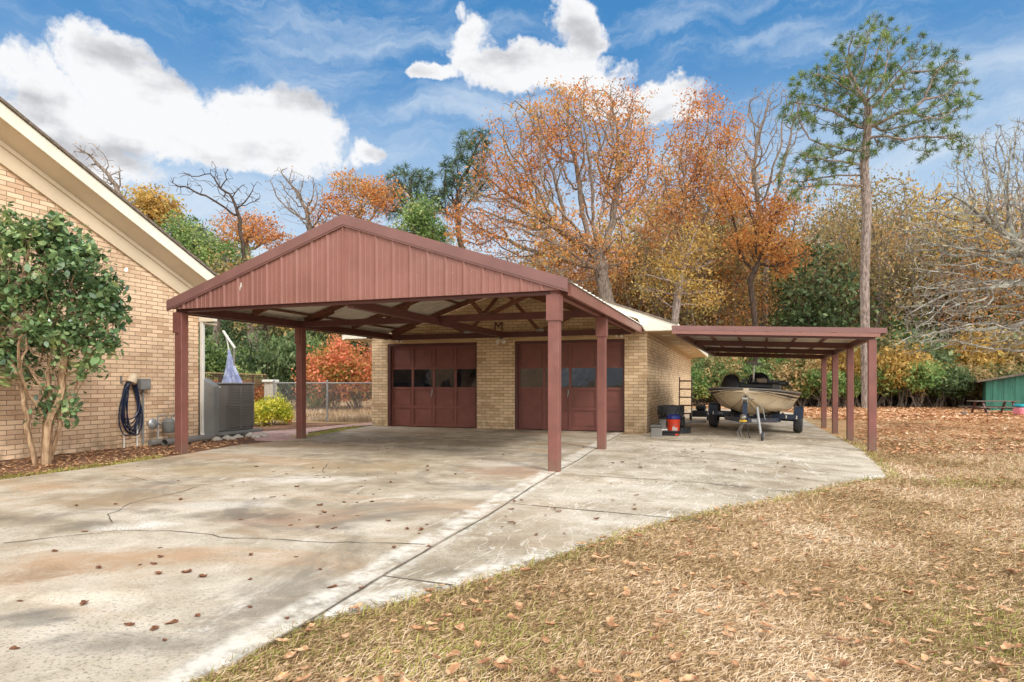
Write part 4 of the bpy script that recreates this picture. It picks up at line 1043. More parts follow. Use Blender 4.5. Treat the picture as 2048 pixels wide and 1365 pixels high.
for k in range(-12, 5):
    for sg in (1, -1):
        a, b = -10.88 + k * wv_, -10.88 + k * wv_ + 1.0; za, zb_ = (.12, 1.12) if sg > 0 else (1.12, .12); a2, b2 = max(a, -10.87), min(b, -10.51)
        if b2 > a2: gm2.beam((a2, fy + .003 * sg, za + (zb_ - za) * (a2 - a)), (b2, fy + .003 * sg, za + (zb_ - za) * (b2 - a)), .005, .007)
P(gm2, 'mesh', M['steel'], gt)
ir = empty('iron_railing', (-15.8, 17, 0), label='brown iron railing with thin bars behind the air conditioner', cat='railing')
A_, B_ = Vector((-14.3, 14.0, 0)), Vector((-17.2, 20.1, 0))
P(MB().beam(A_ + Vector((0, 0, 1.60)), B_ + Vector((0, 0, 1.62)), .05, .03), 'top_rail', M['tan'], ir)
P(MB().beam(A_ + Vector((0, 0, 1.5)), B_ + Vector((0, 0, 1.52)), .03, .02).beam(A_ + Vector((0, 0, .2)), B_ + Vector((0, 0, .2)), .03, .02), 'rail', M['ironfence'], ir)
bb = MB()
for k in range(53):
    q = A_.lerp(B_, k / 52); bb.box(q.x - .008, q.y - .008, .0, q.x + .008, q.y + .008, 1.6)
    if k % 13 == 0: bb.box(q.x - .025, q.y - .025, -.03, q.x + .025, q.y + .025, 1.62)
P(bb, 'bars', M['ironfence'], ir)
x, y = at(541, 23.2)
o = empty('stone_pillar', (x, y, 0), label='pale block pillar with a flat cap at the end of the iron railing', cat='pillar')
MB().bevbox(-.16, -.16, -.03, .16, .16, 1.32, .015).build('shaft', M['stone'], o); MB().bevbox(-.22, -.22, 1.321, .22, .22, 1.42, .02).build('cap', M['white'], o)
# folded cantilever parasol
x, y = at(464, 20)
um = empty('patio_parasol', (x, y, 0), YAW, label='folded pale blue and white cantilever parasol standing behind the railing', cat='parasol')
k_ = 20 / F; Z = lambda v: EYE + (HY - v) * k_; Xp = lambda u: (u - 464) * k_
MB().tube([(Xp(468), 0, 0), (Xp(468), 0, Z(697))], .035, 8).build('pole', M['chrome'], um, smooth=True)
MB().tube([(Xp(470), 0, Z(697)), (Xp(458), 0, Z(680)), (Xp(446), 0, Z(662))], .04, 8).tube([(Xp(447), .03, Z(664)), (Xp(453), .03, Z(680)), (Xp(457), .03, Z(700))], .02, 6).build('arm', M['white'], um, smooth=True)
M['parasol'] = leafmat('parasol_cloth', [(0, L(92, 94, 146)), (.5, L(156, 164, 196)), (1, L(212, 216, 230))], .7, .2, .2, nscale=5)
cl = MB(); vs = []; fs = []
for i in range(9):
    t = i / 8; v = 700 + 72 * t; r = .04 + .23 * t ** 1.3
    for k in range(28):
        a = 2 * math.pi * k / 28; rr_ = r * (1 + .28 * math.cos(a * 7) * t); vs.append((Xp(458 + 8 * t) + rr_ * math.cos(a), rr_ * math.sin(a), Z(v) + .03 * math.cos(7 * a) * t))
for i in range(8):
    for k in range(28): fs.append((i * 28 + k, (i + 1) * 28 + k, (i + 1) * 28 + (k + 1) % 28, i * 28 + (k + 1) % 28))
cl.add(vs, fs).build('canopy', M['parasol'], um)
x, y = G(577, 845)
o = empty('flower_pot', (x, y, -.01), label='small terracotta pot on the earth bed beside the yellow bush', cat='plant pot')
MB().lathe([(.09, 0), (.13, .17), (.155, .17), (.155, .22), (.135, .22), (.12, .17)], (0, 0, 0), 'z', 20).build('body', M['terra'], o, smooth=True)
MB().lathe([(.125, .185), (.01, .19)], (0, 0, 0), 'z', 16).build('soil', M['mulch'], o)

# ---- right side: shed, picnic table, toy
def loc_frame(name, u, d, z, **k):
    x, y = at(u, d); return empty(name, (x, y, z), YAW, **k)


shd = loc_frame('green_shed', 1972, 33, -.15, label='low green ribbed metal shed at the right edge', cat='shed'); shd.rotation_euler.z = YAW - .60
sp = MB(); pr2 = ribs(9, .45, .04, .012); vs = []
top = lambda x: 1.55 + .2 * min(x, 4.5) - .2 * max(0, x - 4.5)
for x, z in pr2: vs += [(x, -z, 0), (x, -z, top(x))]
sp.add(vs, [(2 * i, 2 * i + 2, 2 * i + 3, 2 * i + 1) for i in range(len(pr2) - 1)]).prism([(0, 0), (9, 0), (9, top(9)), (4.5, top(4.5)), (0, top(0))], 'y', .02, 7)
sp.build('wall', M['greens'], shd)
for a, b in ((-.35, 4.5), (9.3, 4.5)): MB().prism([(a, top(max(0, a)) - (.07 if a < 0 else .06)), (b, top(b) + .01), (b, top(b) + .09), (a, top(max(0, a)) + .02)] if a < b else [(b, top(b) + .01), (a, top(9) - .06), (a, top(9) + .02), (b, top(b) + .09)], 'y', -.3, 7.2).build('roof', M['wood_grey'], shd)
tbl = loc_frame('picnic_table', 1988, 30, -.147, label='weathered wooden picnic table in front of the green shed', cat='picnic table')
for k in range(5): MB().bevbox(-1.05, -.36 + k * .145, .575, 1.0, -.225 + k * .145, .61, .005).build('board', M['wood_grey'], tbl)
for y_ in (-.72, .55): MB().bevbox(-1.15, y_, .30, 1.15, y_ + .2, .335, .005).build('seat', M['wood_grey'], tbl)
for x_ in (-.7, .7):
    for s in (-1, 1): MB().beam((x_, s * .5, 0), (x_, s * .22, .57), .05, .09, (1, 0, 0)).build('leg', M['beam'], tbl)
    MB().beam((x_, -.68, .265), (x_, .7, .265), .04, .07).build('crossbar', M['beam'], tbl)
ty = loc_frame('plastic_toy', 2046, 28.5, -.147, label='pink and teal plastic toy box on the leaves at the right edge', cat='toy box')
MB().bevbox(-.28, -.25, .0, .5, .3, .36, .07).build('body', M['pink'], ty, smooth=True); MB().bevbox(-.26, -.22, .361, .5, .28, .5, .05).build('lid', M['teal'], ty, smooth=True)
ro = loc_frame('rock', 1928, 29, -.147, label='small grey rock lying in the leaves left of the picnic table', cat='rock')
T(ro); MB().lathe([(.12, 0), (.17, .05), (.13, .12), (.04, .15)], (0, 0, 0), 'z', 8).build('stone', M['wood_grey'], ro)

# ================================================================ TREES
def colonize(A, path, step, kill, infl, rng, trop=(0, 0, .08), maxit=150):
    nodes = [np.array(p, float) for p in path]; par = [-1] + list(range(len(path) - 1))
    P_ = np.array(nodes); alive = np.ones(len(A), bool)
    dm = np.linalg.norm(A[:, None] - P_[None], axis=2); ne = dm.argmin(1); nd = dm.min(1)
    kids = {}
    for it in range(maxit):
        lim = infl if it > 8 else max(infl, nd[alive].min() * 1.6 if alive.any() else infl)
        act = np.where(alive & (nd < lim))[0]
        if len(act) == 0: break
        vec = A[act] - np.array(nodes)[ne[act]]; vec /= (np.linalg.norm(vec, axis=1)[:, None] + 1e-9)
        u_, iv = np.unique(ne[act], return_inverse=True); sm = np.zeros((len(u_), 3)); np.add.at(sm, iv, vec)
        new = []
        for k, nidx in enumerate(u_):
            d = sm[k]; l = np.linalg.norm(d)
            if l < 1e-6: continue
            d = d / l + np.array(trop) + rng.normal(0, .13, 3); d /= np.linalg.norm(d); p = nodes[nidx] + d * step
            ok = True
            for c in kids.get(nidx, []):
                if np.linalg.norm(nodes[c] - p) < step * .35: ok = False; break
            if not ok: continue
            nodes.append(p); par.append(int(nidx)); kids.setdefault(nidx, []).append(len(nodes) - 1); new.append(len(nodes) - 1)
        if not new: break
        NP = np.array([nodes[i] for i in new]); d2 = np.linalg.norm(A[:, None] - NP[None], axis=2); j = d2.argmin(1); dmin = d2[np.arange(len(A)), j]
        b = dmin < nd; nd[b] = dmin[b]; ne[b] = np.array(new)[j[b]]
        alive &= nd > kill
    return np.array(nodes), np.array(par)


def skeleton_mesh(nodes, par, tip, base, power=2.3):
    n = len(nodes); ch = [[] for _ in range(n)]
    for i in range(1, n): ch[par[i]].append(i)
    r = np.zeros(n)
    for i in range(n - 1, -1, -1):
        r[i] = tip if not ch[i] else sum(r[c] ** power for c in ch[i]) ** (1 / power)
    r = tip + (r - tip) * (base - tip) / max(1e-6, r[0] - tip)
    mb = MB(); stack = [(0, None)]
    while stack:
        s, p0 = stack.pop(); pts = [] if p0 is None else [p0]; i = s; chain = []
        while True:
            chain.append(i)
            if not ch[i]: break
            c = sorted(ch[i], key=lambda q: -r[q]); stack += [(q, i) for q in c[1:]]; i = c[0]
        idx = ([p0] if p0 is not None else []) + chain
        rr_ = [r[q] for q in idx]
        if p0 is not None: rr_[0] = min(r[p0], rr_[1] * 1.25)
        rr_[-1] *= .6
        big = max(rr_); mb.tube([nodes[q] for q in idx], rr_, 8 if big > .12 else 5 if big > .04 else 3, cap=False)
    tips = [i for i in range(n) if not ch[i]]; thin = [i for i in range(n) if r[i] < tip * 2.2]
    return mb, np.array(nodes)[tips], np.array(nodes)[thin]


def leaves(C, per, spread, size, rng, aspect=.55, jit=.35, droop=0.0):
    C = np.repeat(C, per, axis=0); n = len(C); C = C + rng.normal(0, 1, (n, 3)) * np.array([spread, spread, spread * .8])
    d = rng.normal(0, 1, (n, 3)); d[:, 2] -= droop; d /= np.linalg.norm(d, axis=1)[:, None]
    e = np.cross(d, rng.normal(0, 1, (n, 3))); e /= np.linalg.norm(e, axis=1)[:, None]
    s = size * np.exp(rng.normal(0, jit, n))[:, None]
    V = np.stack([C - d * s * .5, C + e * s * aspect * .5 - d * s * .05, C + d * s * .5, C - e * s * aspect * .5 - d * s * .05], 1).reshape(-1, 3)
    return V, np.arange(4 * n).reshape(-1, 4)


def needles(C, D_, per, length, width, rng):
    n = len(C) * per; c = np.repeat(C, per, axis=0); d = np.repeat(D_, per, axis=0) * .8 + rng.normal(0, .62, (n, 3)); d /= np.linalg.norm(d, axis=1)[:, None]
    e = np.cross(d, rng.normal(0, 1, (n, 3))); e /= np.linalg.norm(e, axis=1)[:, None]; l = length * rng.uniform(.6, 1.1, (n, 1))
    V = np.stack([c, c + d * l * .5 + e * width / 2, c + d * l, c + d * l * .5 - e * width / 2], 1).reshape(-1, 3)
    return V, np.arange(4 * n).reshape(-1, 4)


def blob_points(blobs, ub, d, n, rng, zoff, depth=.8, hollow=.0):
    k = d / F; vol = np.array([b[2] * b[3] for b in blobs], float); vol /= vol.sum(); out = []
    for b, f in zip(blobs, vol):
        m = max(4, int(n * f)); p = rng.normal(0, 1, (m, 3)); p /= np.linalg.norm(p, axis=1)[:, None]; p *= (rng.uniform(hollow, 1, (m, 1)) ** (1 / 2.4))
        out.append(np.stack([((b[0] - ub) + p[:, 0] * b[2]) * k, p[:, 1] * b[2] * k * depth, EYE - zoff + (HY - b[1] + p[:, 2] * b[3]) * k], 1))
    return np.concatenate(out)


def tree(name, label, cat, ub, d, blobs, natt, step, mat_leaf, mat_bark, base, tip=.012, per=4, spread=.3, size=.2, trunk=None, seed=1, group=None, pine=False, zoff=0.0, thin=False, depth=.8, lo=2.0, mid=None):
    rng = np.random.default_rng(seed); A = blob_points(blobs, ub, d, int(natt * (1.5 if natt < 2000 else 1.25)), rng, zoff, depth)
    k = d / F
    if trunk is None:
        h0 = max(1.0, A[:, 2].min() * .55); cx = A[:, 0].mean() * .3
        m = max(3, int(h0 / .6)); path = [(cx * t ** 2 + .06 * math.sin(5 * t + seed), .05 * math.sin(4 * t + 2 * seed), h0 * t) for t in np.linspace(0, 1, m)]
    else:
        path = []
        for (u0, v0), (u1, v1) in zip(trunk, trunk[1:]):
            L_ = math.hypot(u1 - u0, v1 - v0) * k; mm = max(1, int(L_ / .6))
            for q in range(mm): path.append(((u0 + (u1 - u0) * q / mm - ub) * k, 0, EYE - zoff + (HY - (v0 + (v1 - v0) * q / mm)) * k))
        path.append(((trunk[-1][0] - ub) * k, 0, EYE - zoff + (HY - trunk[-1][1]) * k)); path[0] = (path[0][0], 0, -.1)
    step *= .72
    nodes, par = colonize(A, path, step, step * .9, step * 9, rng, (0, 0, .05))
    mb, tips, thn = skeleton_mesh(nodes, par, tip, base)
    x, y = at(ub, d); root = empty(name, (x, y, zoff), YAW, label=label, cat=cat, group=group)
    mb.build('trunk', mat_bark, root, smooth=True)
    if mat_leaf is not None:
        if pine:
            ch = np.isin(np.arange(len(nodes)), par[1:], invert=True); T_ = nodes[ch]; Dd = T_ - nodes[par[ch]]; Dd /= np.linalg.norm(Dd, axis=1)[:, None]
            V, Fc = needles(T_, Dd, per, size, spread, rng)
            if mid:
                q = rng.choice(len(thn), min(len(thn), mid), replace=False); V2, F2 = needles(thn[q], np.tile([0, 0, .6], (len(q), 1)), per // 2, size * .8, spread, rng); Fc = np.concatenate([Fc, F2 + len(V)]); V = np.concatenate([V, V2])
        else:
            CC = np.concatenate([tips, A]) if per > 1 else tips
            if per > 7:                                    # foliage gathers in clumps with gaps between them
                w_ = 2.2 / max(1.2, (A[:, 0].max() - A[:, 0].min()) / 6); cf = np.sin(CC[:, 0] * w_ + 1.7 * np.sin(CC[:, 2] * w_ * .8 + seed)) + np.sin(CC[:, 2] * w_ * 1.2 + CC[:, 1] * w_ + seed) + rng.normal(0, .45, len(CC)); CC = CC[cf > -.62]
            V, Fc = leaves(CC, per, spread, size, rng)
        me = np_mesh('crown', V, Fc, mat_leaf); link('crown', me, root)
    return root


FAST = False
tree('oak_tree', 'broad rust orange oak towering behind the garage roof', 'tree', 1225, 38,
     [(1125, 290, 185, 105), (1010, 400, 110, 95), (1190, 215, 120, 50), (1245, 320, 75, 130), (950, 440, 70, 60), (1070, 470, 150, 75), (1170, 520, 110, 55), (1060, 260, 60, 40)], 2300, .55, M['rust'], M['barkg'], .42, .016, 12, .25, .125,
     trunk=[(1228, 800), (1222, 640), (1205, 560), (1195, 510)], seed=3, depth=.75)
tree('maple_tree', 'tall narrow orange tree just right of the broad oak', 'tree', 1352, 43, [(1410, 260, 75, 85), (1375, 350, 75, 80), (1345, 440, 70, 70), (1445, 330, 55, 90)], 1100, .58, M['rust'], M['barkg'], .22, .014, 11, .28, .13,
     trunk=[(1345, 800), (1350, 620), (1370, 480)], seed=8)
tree('maple_tree', 'slim golden tree with a mottled grey trunk behind the garage eave', 'tree', 1350, 36, [(1380, 500, 70, 60), (1330, 560, 70, 50), (1410, 590, 50, 40)], 420, .5, M['gold'], M['barkpine'],   .2, .013, 9, .26, .12, trunk=[(1348, 800), (1350, 640), (1365, 540)], seed=9)
tree('bare_tree', 'tall bare twiggy tree between the orange maple and the pine', 'tree', 1530, 47, [(1545, 240, 85, 75), (1520, 330, 80, 90), (1500, 420, 60, 60)], 800, .6, M['rust'], M['barkg'], .26, .017, 1, .2, .10, trunk=[(1525, 800), (1530, 560), (1532, 460)], seed=10)
tree('maple_tree', 'bright amber tree with a dark forked trunk left of the pine', 'tree', 1512, 41, [(1555, 430, 55, 38), (1500, 480, 60, 50), (1570, 510, 50, 45), (1460, 400, 45, 50)], 700, .5, M['amber'], M['barkdark'], .2, .013, 10, .26, .13, trunk=[(1515, 800), (1510, 640), (1500, 560)], seed=11)
tree('pine_tree', 'tall pine with a bare pinkish trunk and open green crown', 'pine', 1735, 36,
     [(1735, 125, 105, 60), (1850, 150, 85, 50), (1650, 175, 75, 55), (1600, 225, 45, 35), (1700, 210, 120, 40), (1905, 200, 42, 55), (1800, 250, 130, 45), (1890, 295, 60, 30), (1650, 320, 90, 45), (1610, 370, 60, 35), (1760, 60, 40, 30)], 760, .5, M['needles'], M['barkpine'], .25, .017, 42, .026, .44,
     trunk=[(1732, 800), (1729, 560), (1734, 420), (1728, 330), (1738, 230)], seed=5, pine=True, mid=620, depth=.9, lo=2.2)
tree('bare_tree', 'spreading leafless tree with pale lichened branches at the right edge', 'tree', 2120, 19,
     [(2080, 360, 190, 130), (2040, 300, 120, 60), (1930, 470, 135, 115), (2040, 560, 190, 90), (1890, 620, 100, 70), (2000, 670, 150, 45), (1840, 680, 60, 35)], 6500, .23, None, M['barklichen'], .24, .0072, trunk=[(2130, 880), (2120, 680), (2100, 600), (2070, 520)], seed=21, depth=.9)
tree('pine_tree', 'dark pine rising behind the left side of the broad oak', 'pine', 945, 62, [(950, 300, 40, 45), (930, 360, 55, 50), (900, 400, 40, 40)], 320, .8, M['needles_far'], M['barkdark'], .28, .03, 30, .05, .85, seed=31, pine=True, mid=250)
tree('pine_tree', 'rounded dark pine above the green tree behind the carport ridge', 'pine', 820, 62, [(822, 365, 50, 28), (800, 400, 60, 35), (860, 410, 30, 30)], 280, .8, M['needles_far'], M['barkdark'], .28, .03, 30, .05, .85, seed=32, pine=True, mid=250)
tree('evergreen_tree', 'bright green leafy tree just right of the carport ridge', 'tree', 838, 44, [(838, 430, 45, 38), (825, 470, 50, 40), (870, 470, 35, 30)], 420, .5, M['bright'], M['barkg'], .2, .015, 16, .32, .15, seed=33)
tree('maple_tree', 'red orange tree behind the carport ridge, left of the green tree', 'tree', 745, 50, [(760, 390, 50, 32), (720, 410, 60, 45), (700, 370, 40, 25), (660, 420, 40, 35)], 520, .6, M['rust'], M['barkg'], .22, .016, 10, .32, .16, seed=34)
tree('bare_tree', 'grey leafless tree over the left slope of the carport roof', 'tree', 605, 50, [(600, 400, 60, 55), (570, 370, 40, 40), (640, 430, 40, 40)], 520, .55, M['rust'], M['barkg'], .22, .016, 1, .25, .10, seed=35)
tree('maple_tree', 'round rusty orange tree behind the dark bare limbs', 'tree', 500, 42, [(500, 455, 60, 35), (460, 470, 45, 35), (550, 475, 40, 25)], 480, .5, M['rust'], M['barkg'], .18, .013, 11, .26, .13, seed=36)
tree('bare_tree', 'dark bare limbed tree reaching up left of the carport roof', 'tree', 545, 33, [(370, 370, 40, 30), (430, 350, 35, 28), (505, 385, 25, 30), (460, 400, 40, 35)], 230, .42, None, M['barkdark'], .10, .014, trunk=[(548, 830), (530, 640), (490, 520)], seed=37)
tree('maple_tree', 'small golden yellow tree just above the house roof edge', 'tree', 300, 36, [(300, 405, 42, 26), (285, 435, 40, 25), (335, 425, 30, 25)], 380, .42, M['gold'], M['barkg'], .16, .013, 7, .28, .16, seed=38)
tree('bare_tree', 'thin tree with sparse reddish leaves highest above the house roof', 'tree', 205, 32, [(175, 310, 38, 30), (220, 350, 35, 30), (250, 400, 30, 30)], 240, .42, M['rust'], M['barkg'], .14, .012, 1, .2, .09, seed=39)
tree('evergreen_tree', 'mid green tree between the house roof and the carport', 'tree', 440, 34, [(400, 500, 50, 45), (450, 525, 50, 40), (380, 480, 35, 35), (350, 460, 30, 30)], 420, .42, M['bright'], M['barkg'], .18, .013, 16, .28, .12, seed=40)
tree('evergreen_tree', 'dull green tree beside the rust tree left of the carport', 'tree', 395, 40, [(395, 480, 30, 40), (370, 520, 40, 40)], 260, .45, M['dark'], M['barkg'], .16, .013, 8, .3, .17, seed=41)
tree('shade_tree', 'tree with a pale forked trunk seen under the left of the carport', 'tree', 508, 33, [(470, 560, 70, 60), (560, 600, 70, 50), (520, 640, 60, 30)], 300, .45, M['olive'], M['barkg'], .24, .013, 5, .3, .16, trunk=[(510, 830), (508, 700), (506, 640)], seed=42)

# woods: a few tree kinds, each copied as individuals
def proto(name, kind, mat_leaf, mat_bark, H, W, natt, step, per, size, seed, pine=False, low=.35):
    rng = np.random.default_rng(seed); p = rng.normal(0, 1, (natt, 3)); p /= np.linalg.norm(p, axis=1)[:, None]; p *= rng.uniform(0, 1, (natt, 1)) ** .4
    A = np.stack([p[:, 0] * W * .5, p[:, 1] * W * .5, H * (low + 1) / 2 + p[:, 2] * H * (1 - low) / 2], 1); A[:, 0] += rng.normal(0, .3, natt); h0 = H * low * .8
    m = max(3, int(h0 / .7)); path = [(.25 * math.sin(2 * t + seed), .2 * math.sin(3 * t), h0 * t - .1) for t in np.linspace(0, 1, m)]
    nodes, par = colonize(A, path, step * .8, step * .75, step * 7, rng, (0, 0, .12)); mb, tips, thn = skeleton_mesh(nodes, par, .017, .0105 * H)
    root = empty(name, (0, 0, 0)); mb.build('trunk', mat_bark, root, smooth=True)
    if per:
        V, Fc = leaves(np.concatenate([tips, A]), per, .4, size, rng); link('crown', np_mesh('crown', V, Fc, mat_leaf), root)
    return root


PR = [proto('forest_tree', 0, M['rust'], M['barkg'], 15, 8, 560, .7, 10, .16, 51, low=.25), proto('forest_tree', 1, M['gold'], M['barkdark'], 13, 7, 380, .7, 5, .24, 52), proto('forest_tree', 2, M['olive'], M['barkg'], 14, 7.5, 750, .6, 10, .15, 53, low=.1),
      proto('forest_tree', 3, None, M['barkg'], 15, 8, 900, .55, 0, .2, 54, low=.2), proto('evergreen_tree', 4, M['dark'], M['barkdark'], 10, 7, 420, .7, 9, .26, 55, low=.15), proto('forest_tree', 5, M['amber'], M['barkg'], 11, 6, 330, .65, 5, .23, 56)]
KL = ['slender rust leaved tree among the woods', 'golden leaved tree among the woods', 'dull olive and tan leaved tree among the woods', 'leafless grey tree among the woods', 'dark evergreen tree among the woods', 'amber leaved tree among the woods']
KG = ['rust trees in the woods', 'golden trees in the woods', 'olive trees in the woods', 'bare trees in the woods', 'evergreens in the woods', 'amber trees in the woods']
rw = random.Random(77); used = [False] * 6


def where(u): return ' left of the folded parasol beyond the yard' if u < 455 else ' right of the folded parasol beyond the yard' if u < 590 else ' beyond the chain link fence, behind the garage corner' if u < 760 else ' seen behind the garage' if u < 1375 else ' seen past the boat' if u < 1640 else ' between the boat shelter and the lichened bare tree' if u < 1790 else ' left of the picnic table' if u < 1900 else ' behind the picnic table'


def wl(kind, u): return KL[kind].replace(' among the woods', '') + where(u)


def put(kind, u, d, s):
    x, y = at(u, d); r = PR[kind]
    if not used[kind]:
        used[kind] = True; r.location = (x, y, -.1); r.rotation_euler.z = rw.uniform(0, 6.3); r.scale = (s, s, s); T(r, wl(kind, u), 'tree', KG[kind] + where(u))
    else: dup(r, (x, y, -.1), rw.uniform(0, 6.3), s * rw.uniform(.95, 1.05), label=wl(kind, u), cat='tree', group=KG[kind] + where(u))


for i in range(84):                                          # right-hand woods
    u = 1270 + i * 10.5 + rw.uniform(-12, 12); d = rw.uniform(46, 70); put(rw.choices(range(6), [4, 3, 5, 3, 3, 4])[0], u, d, rw.uniform(.85, 1.5) * d / 58)
for i in range(28):                                          # behind the oak and carport ridge
    u = 640 + i * 26 + rw.uniform(-12, 12); put(rw.choices(range(6), [4, 1, 5, 4, 1, 1])[0], u, rw.uniform(52, 72), rw.uniform(.75, 1.05))
for i in range(20):                                          # left woods
    u = 200 + i * 24 + rw.uniform(-10, 10); put(rw.choices(range(6), [1, 3, 2, 1, 7, 1])[0], u, rw.uniform(46, 62), rw.uniform(.62, .85))
for i in range(9): put(4, 360 + i * 36 + rw.uniform(-8, 8), rw.uniform(46, 50), rw.uniform(.58, .7))


# shrubs
def shrub(name, mat, W, H, n, size, seed, stems=9, stemmat=None, hollow=.45, lumps=9, droop=0, aspect=.5, zc=.45):
    rng = np.random.default_rng(seed); q = rng.normal(0, 1, (lumps, 3)); q /= np.linalg.norm(q, axis=1)[:, None]; q[:, 2] = np.abs(q[:, 2]); c = q * np.array([W * .28, W * .28, H * .30]) + [0, 0, H * min(zc, .38)]; c[:, 2] = np.maximum(c[:, 2], H * .2); rad = rng.uniform(.28, .5, lumps)
    pts = []
    for k in range(lumps):
        m = n // lumps; p = rng.normal(0, 1, (m, 3)); p /= np.linalg.norm(p, axis=1)[:, None]; p *= rng.uniform(hollow, 1.08, (m, 1)); pts.append(c[k] + p * rad[k] * np.array([W * .5, W * .5, H * .62]))
    C = np.concatenate(pts); C = C[C[:, 2] > .03]; V, Fc = leaves(C, 1, .04, size, rng, aspect, .3, droop)
    root = empty(name, (0, 0, 0)); link('foliage', np_mesh('foliage', V, Fc, mat), root); mb = MB()
    for k in range(stems):
        t = c[k % lumps]; a = rng.uniform(0, 6.28); b = np.array([math.cos(a), math.sin(a), 0]) * W * .06
        mb.tube([b + [0, 0, -.05], b * 1.5 + (t - b) * .4, t + rng.normal(0, .1 * W, 3)], [.02 * W ** .5, .014 * W ** .5, .006], 5, cap=False)
    mb.build('stems', stemmat or M['barkg'], root); return root


SP = {'bright': shrub('shrub', M['bright'], 4, 3.2, 4200, .17, 61), 'dark': shrub('shrub', M['dark'], 4.2, 3.4, 4200, .18, 62), 'olive': shrub('shrub', M['olive'], 4, 3.4, 3800, .17, 63), 'gold': shrub('shrub', M['gold'], 3.6, 3.6, 3600, .19, 64, droop=.8, aspect=.4), 'green': shrub('shrub', M['green'], 4, 3, 4200, .17, 65)}
SL = {'bright': ('bright green thicket shrub at the edge of the woods', 'bright shrubs at the wood edge'), 'dark': ('dark green shrub at the edge of the woods', 'dark shrubs at the wood edge'), 'olive': ('brownish olive shrub at the edge of the woods', 'olive shrubs at the wood edge'), 'gold': ('yellow leaved shrub at the edge of the woods', 'yellow shrubs at the wood edge'), 'green': ('mid green shrub at the edge of the woods', 'mid green shrubs at the wood edge')}
su = set()


def sput(kind, u, d, s, label=None, z=-.12):
    x, y = at(u, d); a = dict(label=label or SL[kind][0].replace(' at the edge of the woods', '') + where(u), cat='shrub', group=None if label else SL[kind][1] + where(u))
    if kind not in su and not label:
        su.add(kind); r = SP[kind]; r.location = (x, y, z); r.scale = (s if hasattr(s, '__len__') else (s,) * 3); T(r, **a)
    else: dup(SP[kind], (x, y, z), rw.uniform(0, 6.3), s, **a)


for i in range(15): sput(rw.choice(['bright', 'green', 'bright', 'olive', 'green']), 1375 + i * 21 + rw.uniform(-6, 6), rw.uniform(37, 40), rw.uniform(.85, 1.15))
for i in range(12): sput(rw.choice(['bright', 'olive', 'gold', 'green']), 1380 + i * 26, rw.uniform(42, 45), rw.uniform(1.2, 1.5))
for i in range(7): sput(rw.choice(['gold', 'gold', 'bright', 'gold']), 1690 + i * 28, rw.uniform(37, 39), rw.uniform(.95, 1.25))
for i in range(14): sput(rw.choice(['olive', 'olive', 'dark', 'green', 'gold']), 1700 + i * 30, rw.uniform(40, 46), rw.uniform(1.2, 1.7))
for i in range(14): sput(rw.choice(['olive', 'dark', 'olive']), 1830 + i * 22, rw.uniform(37, 40), rw.uniform(.7, 1.0))
for i in range(20): sput(rw.choice(['dark', 'olive', 'dark', 'green']), 1340 + i * 42, rw.uniform(48, 54), rw.uniform(1.8, 2.4))
for i in range(12): sput(rw.choice(['dark', 'dark', 'green']), 380 + i * 33, rw.uniform(44, 50), rw.uniform(1.1, 1.6))
for i in range(12): sput(rw.choice(['dark', 'green', 'dark']), 350 + i * 35, rw.uniform(52, 58), rw.uniform(2.2, 3.0))
for u, k_ in ((400, 'green'), (440, 'dark'), (478, 'bright'), (520, 'dark'), (556, 'green'), (592, 'dark'), (630, 'green')): sput(k_, u, 31 + rw.uniform(-1, 1), (.8, .8, 1.25))
for u in (425, 495, 555, 610): sput('dark', u + rw.uniform(-8, 8), 38, (1.0, 1.0, 1.35))

az = shrub('shrub', M['azalea'], 3.4, 4.2, 7200, .13, 71, lumps=14, zc=.4); x, y = at(662, 29); az.location = (x, y, -.05); T(az, 'large pink and orange leaved shrub behind the chain link fence', 'shrub')
dup(az, at(716, 30) + (-.05,), 2.1, (1.05, 1.05, .92), label='red and green leaved shrub nearest the garage corner', cat='shrub')
pf = shrub('shrub', M['fern'], 1.7, 1.9, 1700, .14, 72, droop=-1.2, aspect=.28, lumps=7); x, y = at(405, 24); pf.location = (x, y, -.03); T(pf, 'pale feathery shrub behind the railing, nearest the house', 'shrub')
for u, s, lb in ((435, 1.0, 'pale feathery shrub just left of the folded parasol'), (498, 1.15, 'pale feathery shrub just right of the folded parasol'), (528, .9, 'pale feathery shrub near the stone pillar')): dup(pf, at(u, 25) + (-.03,), u, s, label=lb, cat='shrub')
for u, lb in ((420, 'low reddish shrub behind the railing by the house'), (505, 'low reddish shrub behind the railing by the pillar')): dup(az, at(u, 24) + (-.03,), u, (.8, .5, .42), label=lb, cat='shrub')
dup(pf, at(645, 30) + (-.03,), 1, (1.0, 1.0, .62), label='grey green feathery bush in the dry yard behind the fence', cat='shrub')
yb = shrub('shrub', M['limey'], 1.75, 1.3, 9000, .06, 73, hollow=.35, lumps=18, aspect=.5, zc=.2); x, y = G(538, 850); yb.location = (x, y, -.02); T(yb, 'rounded yellow green bush right of the air conditioner', 'bush')

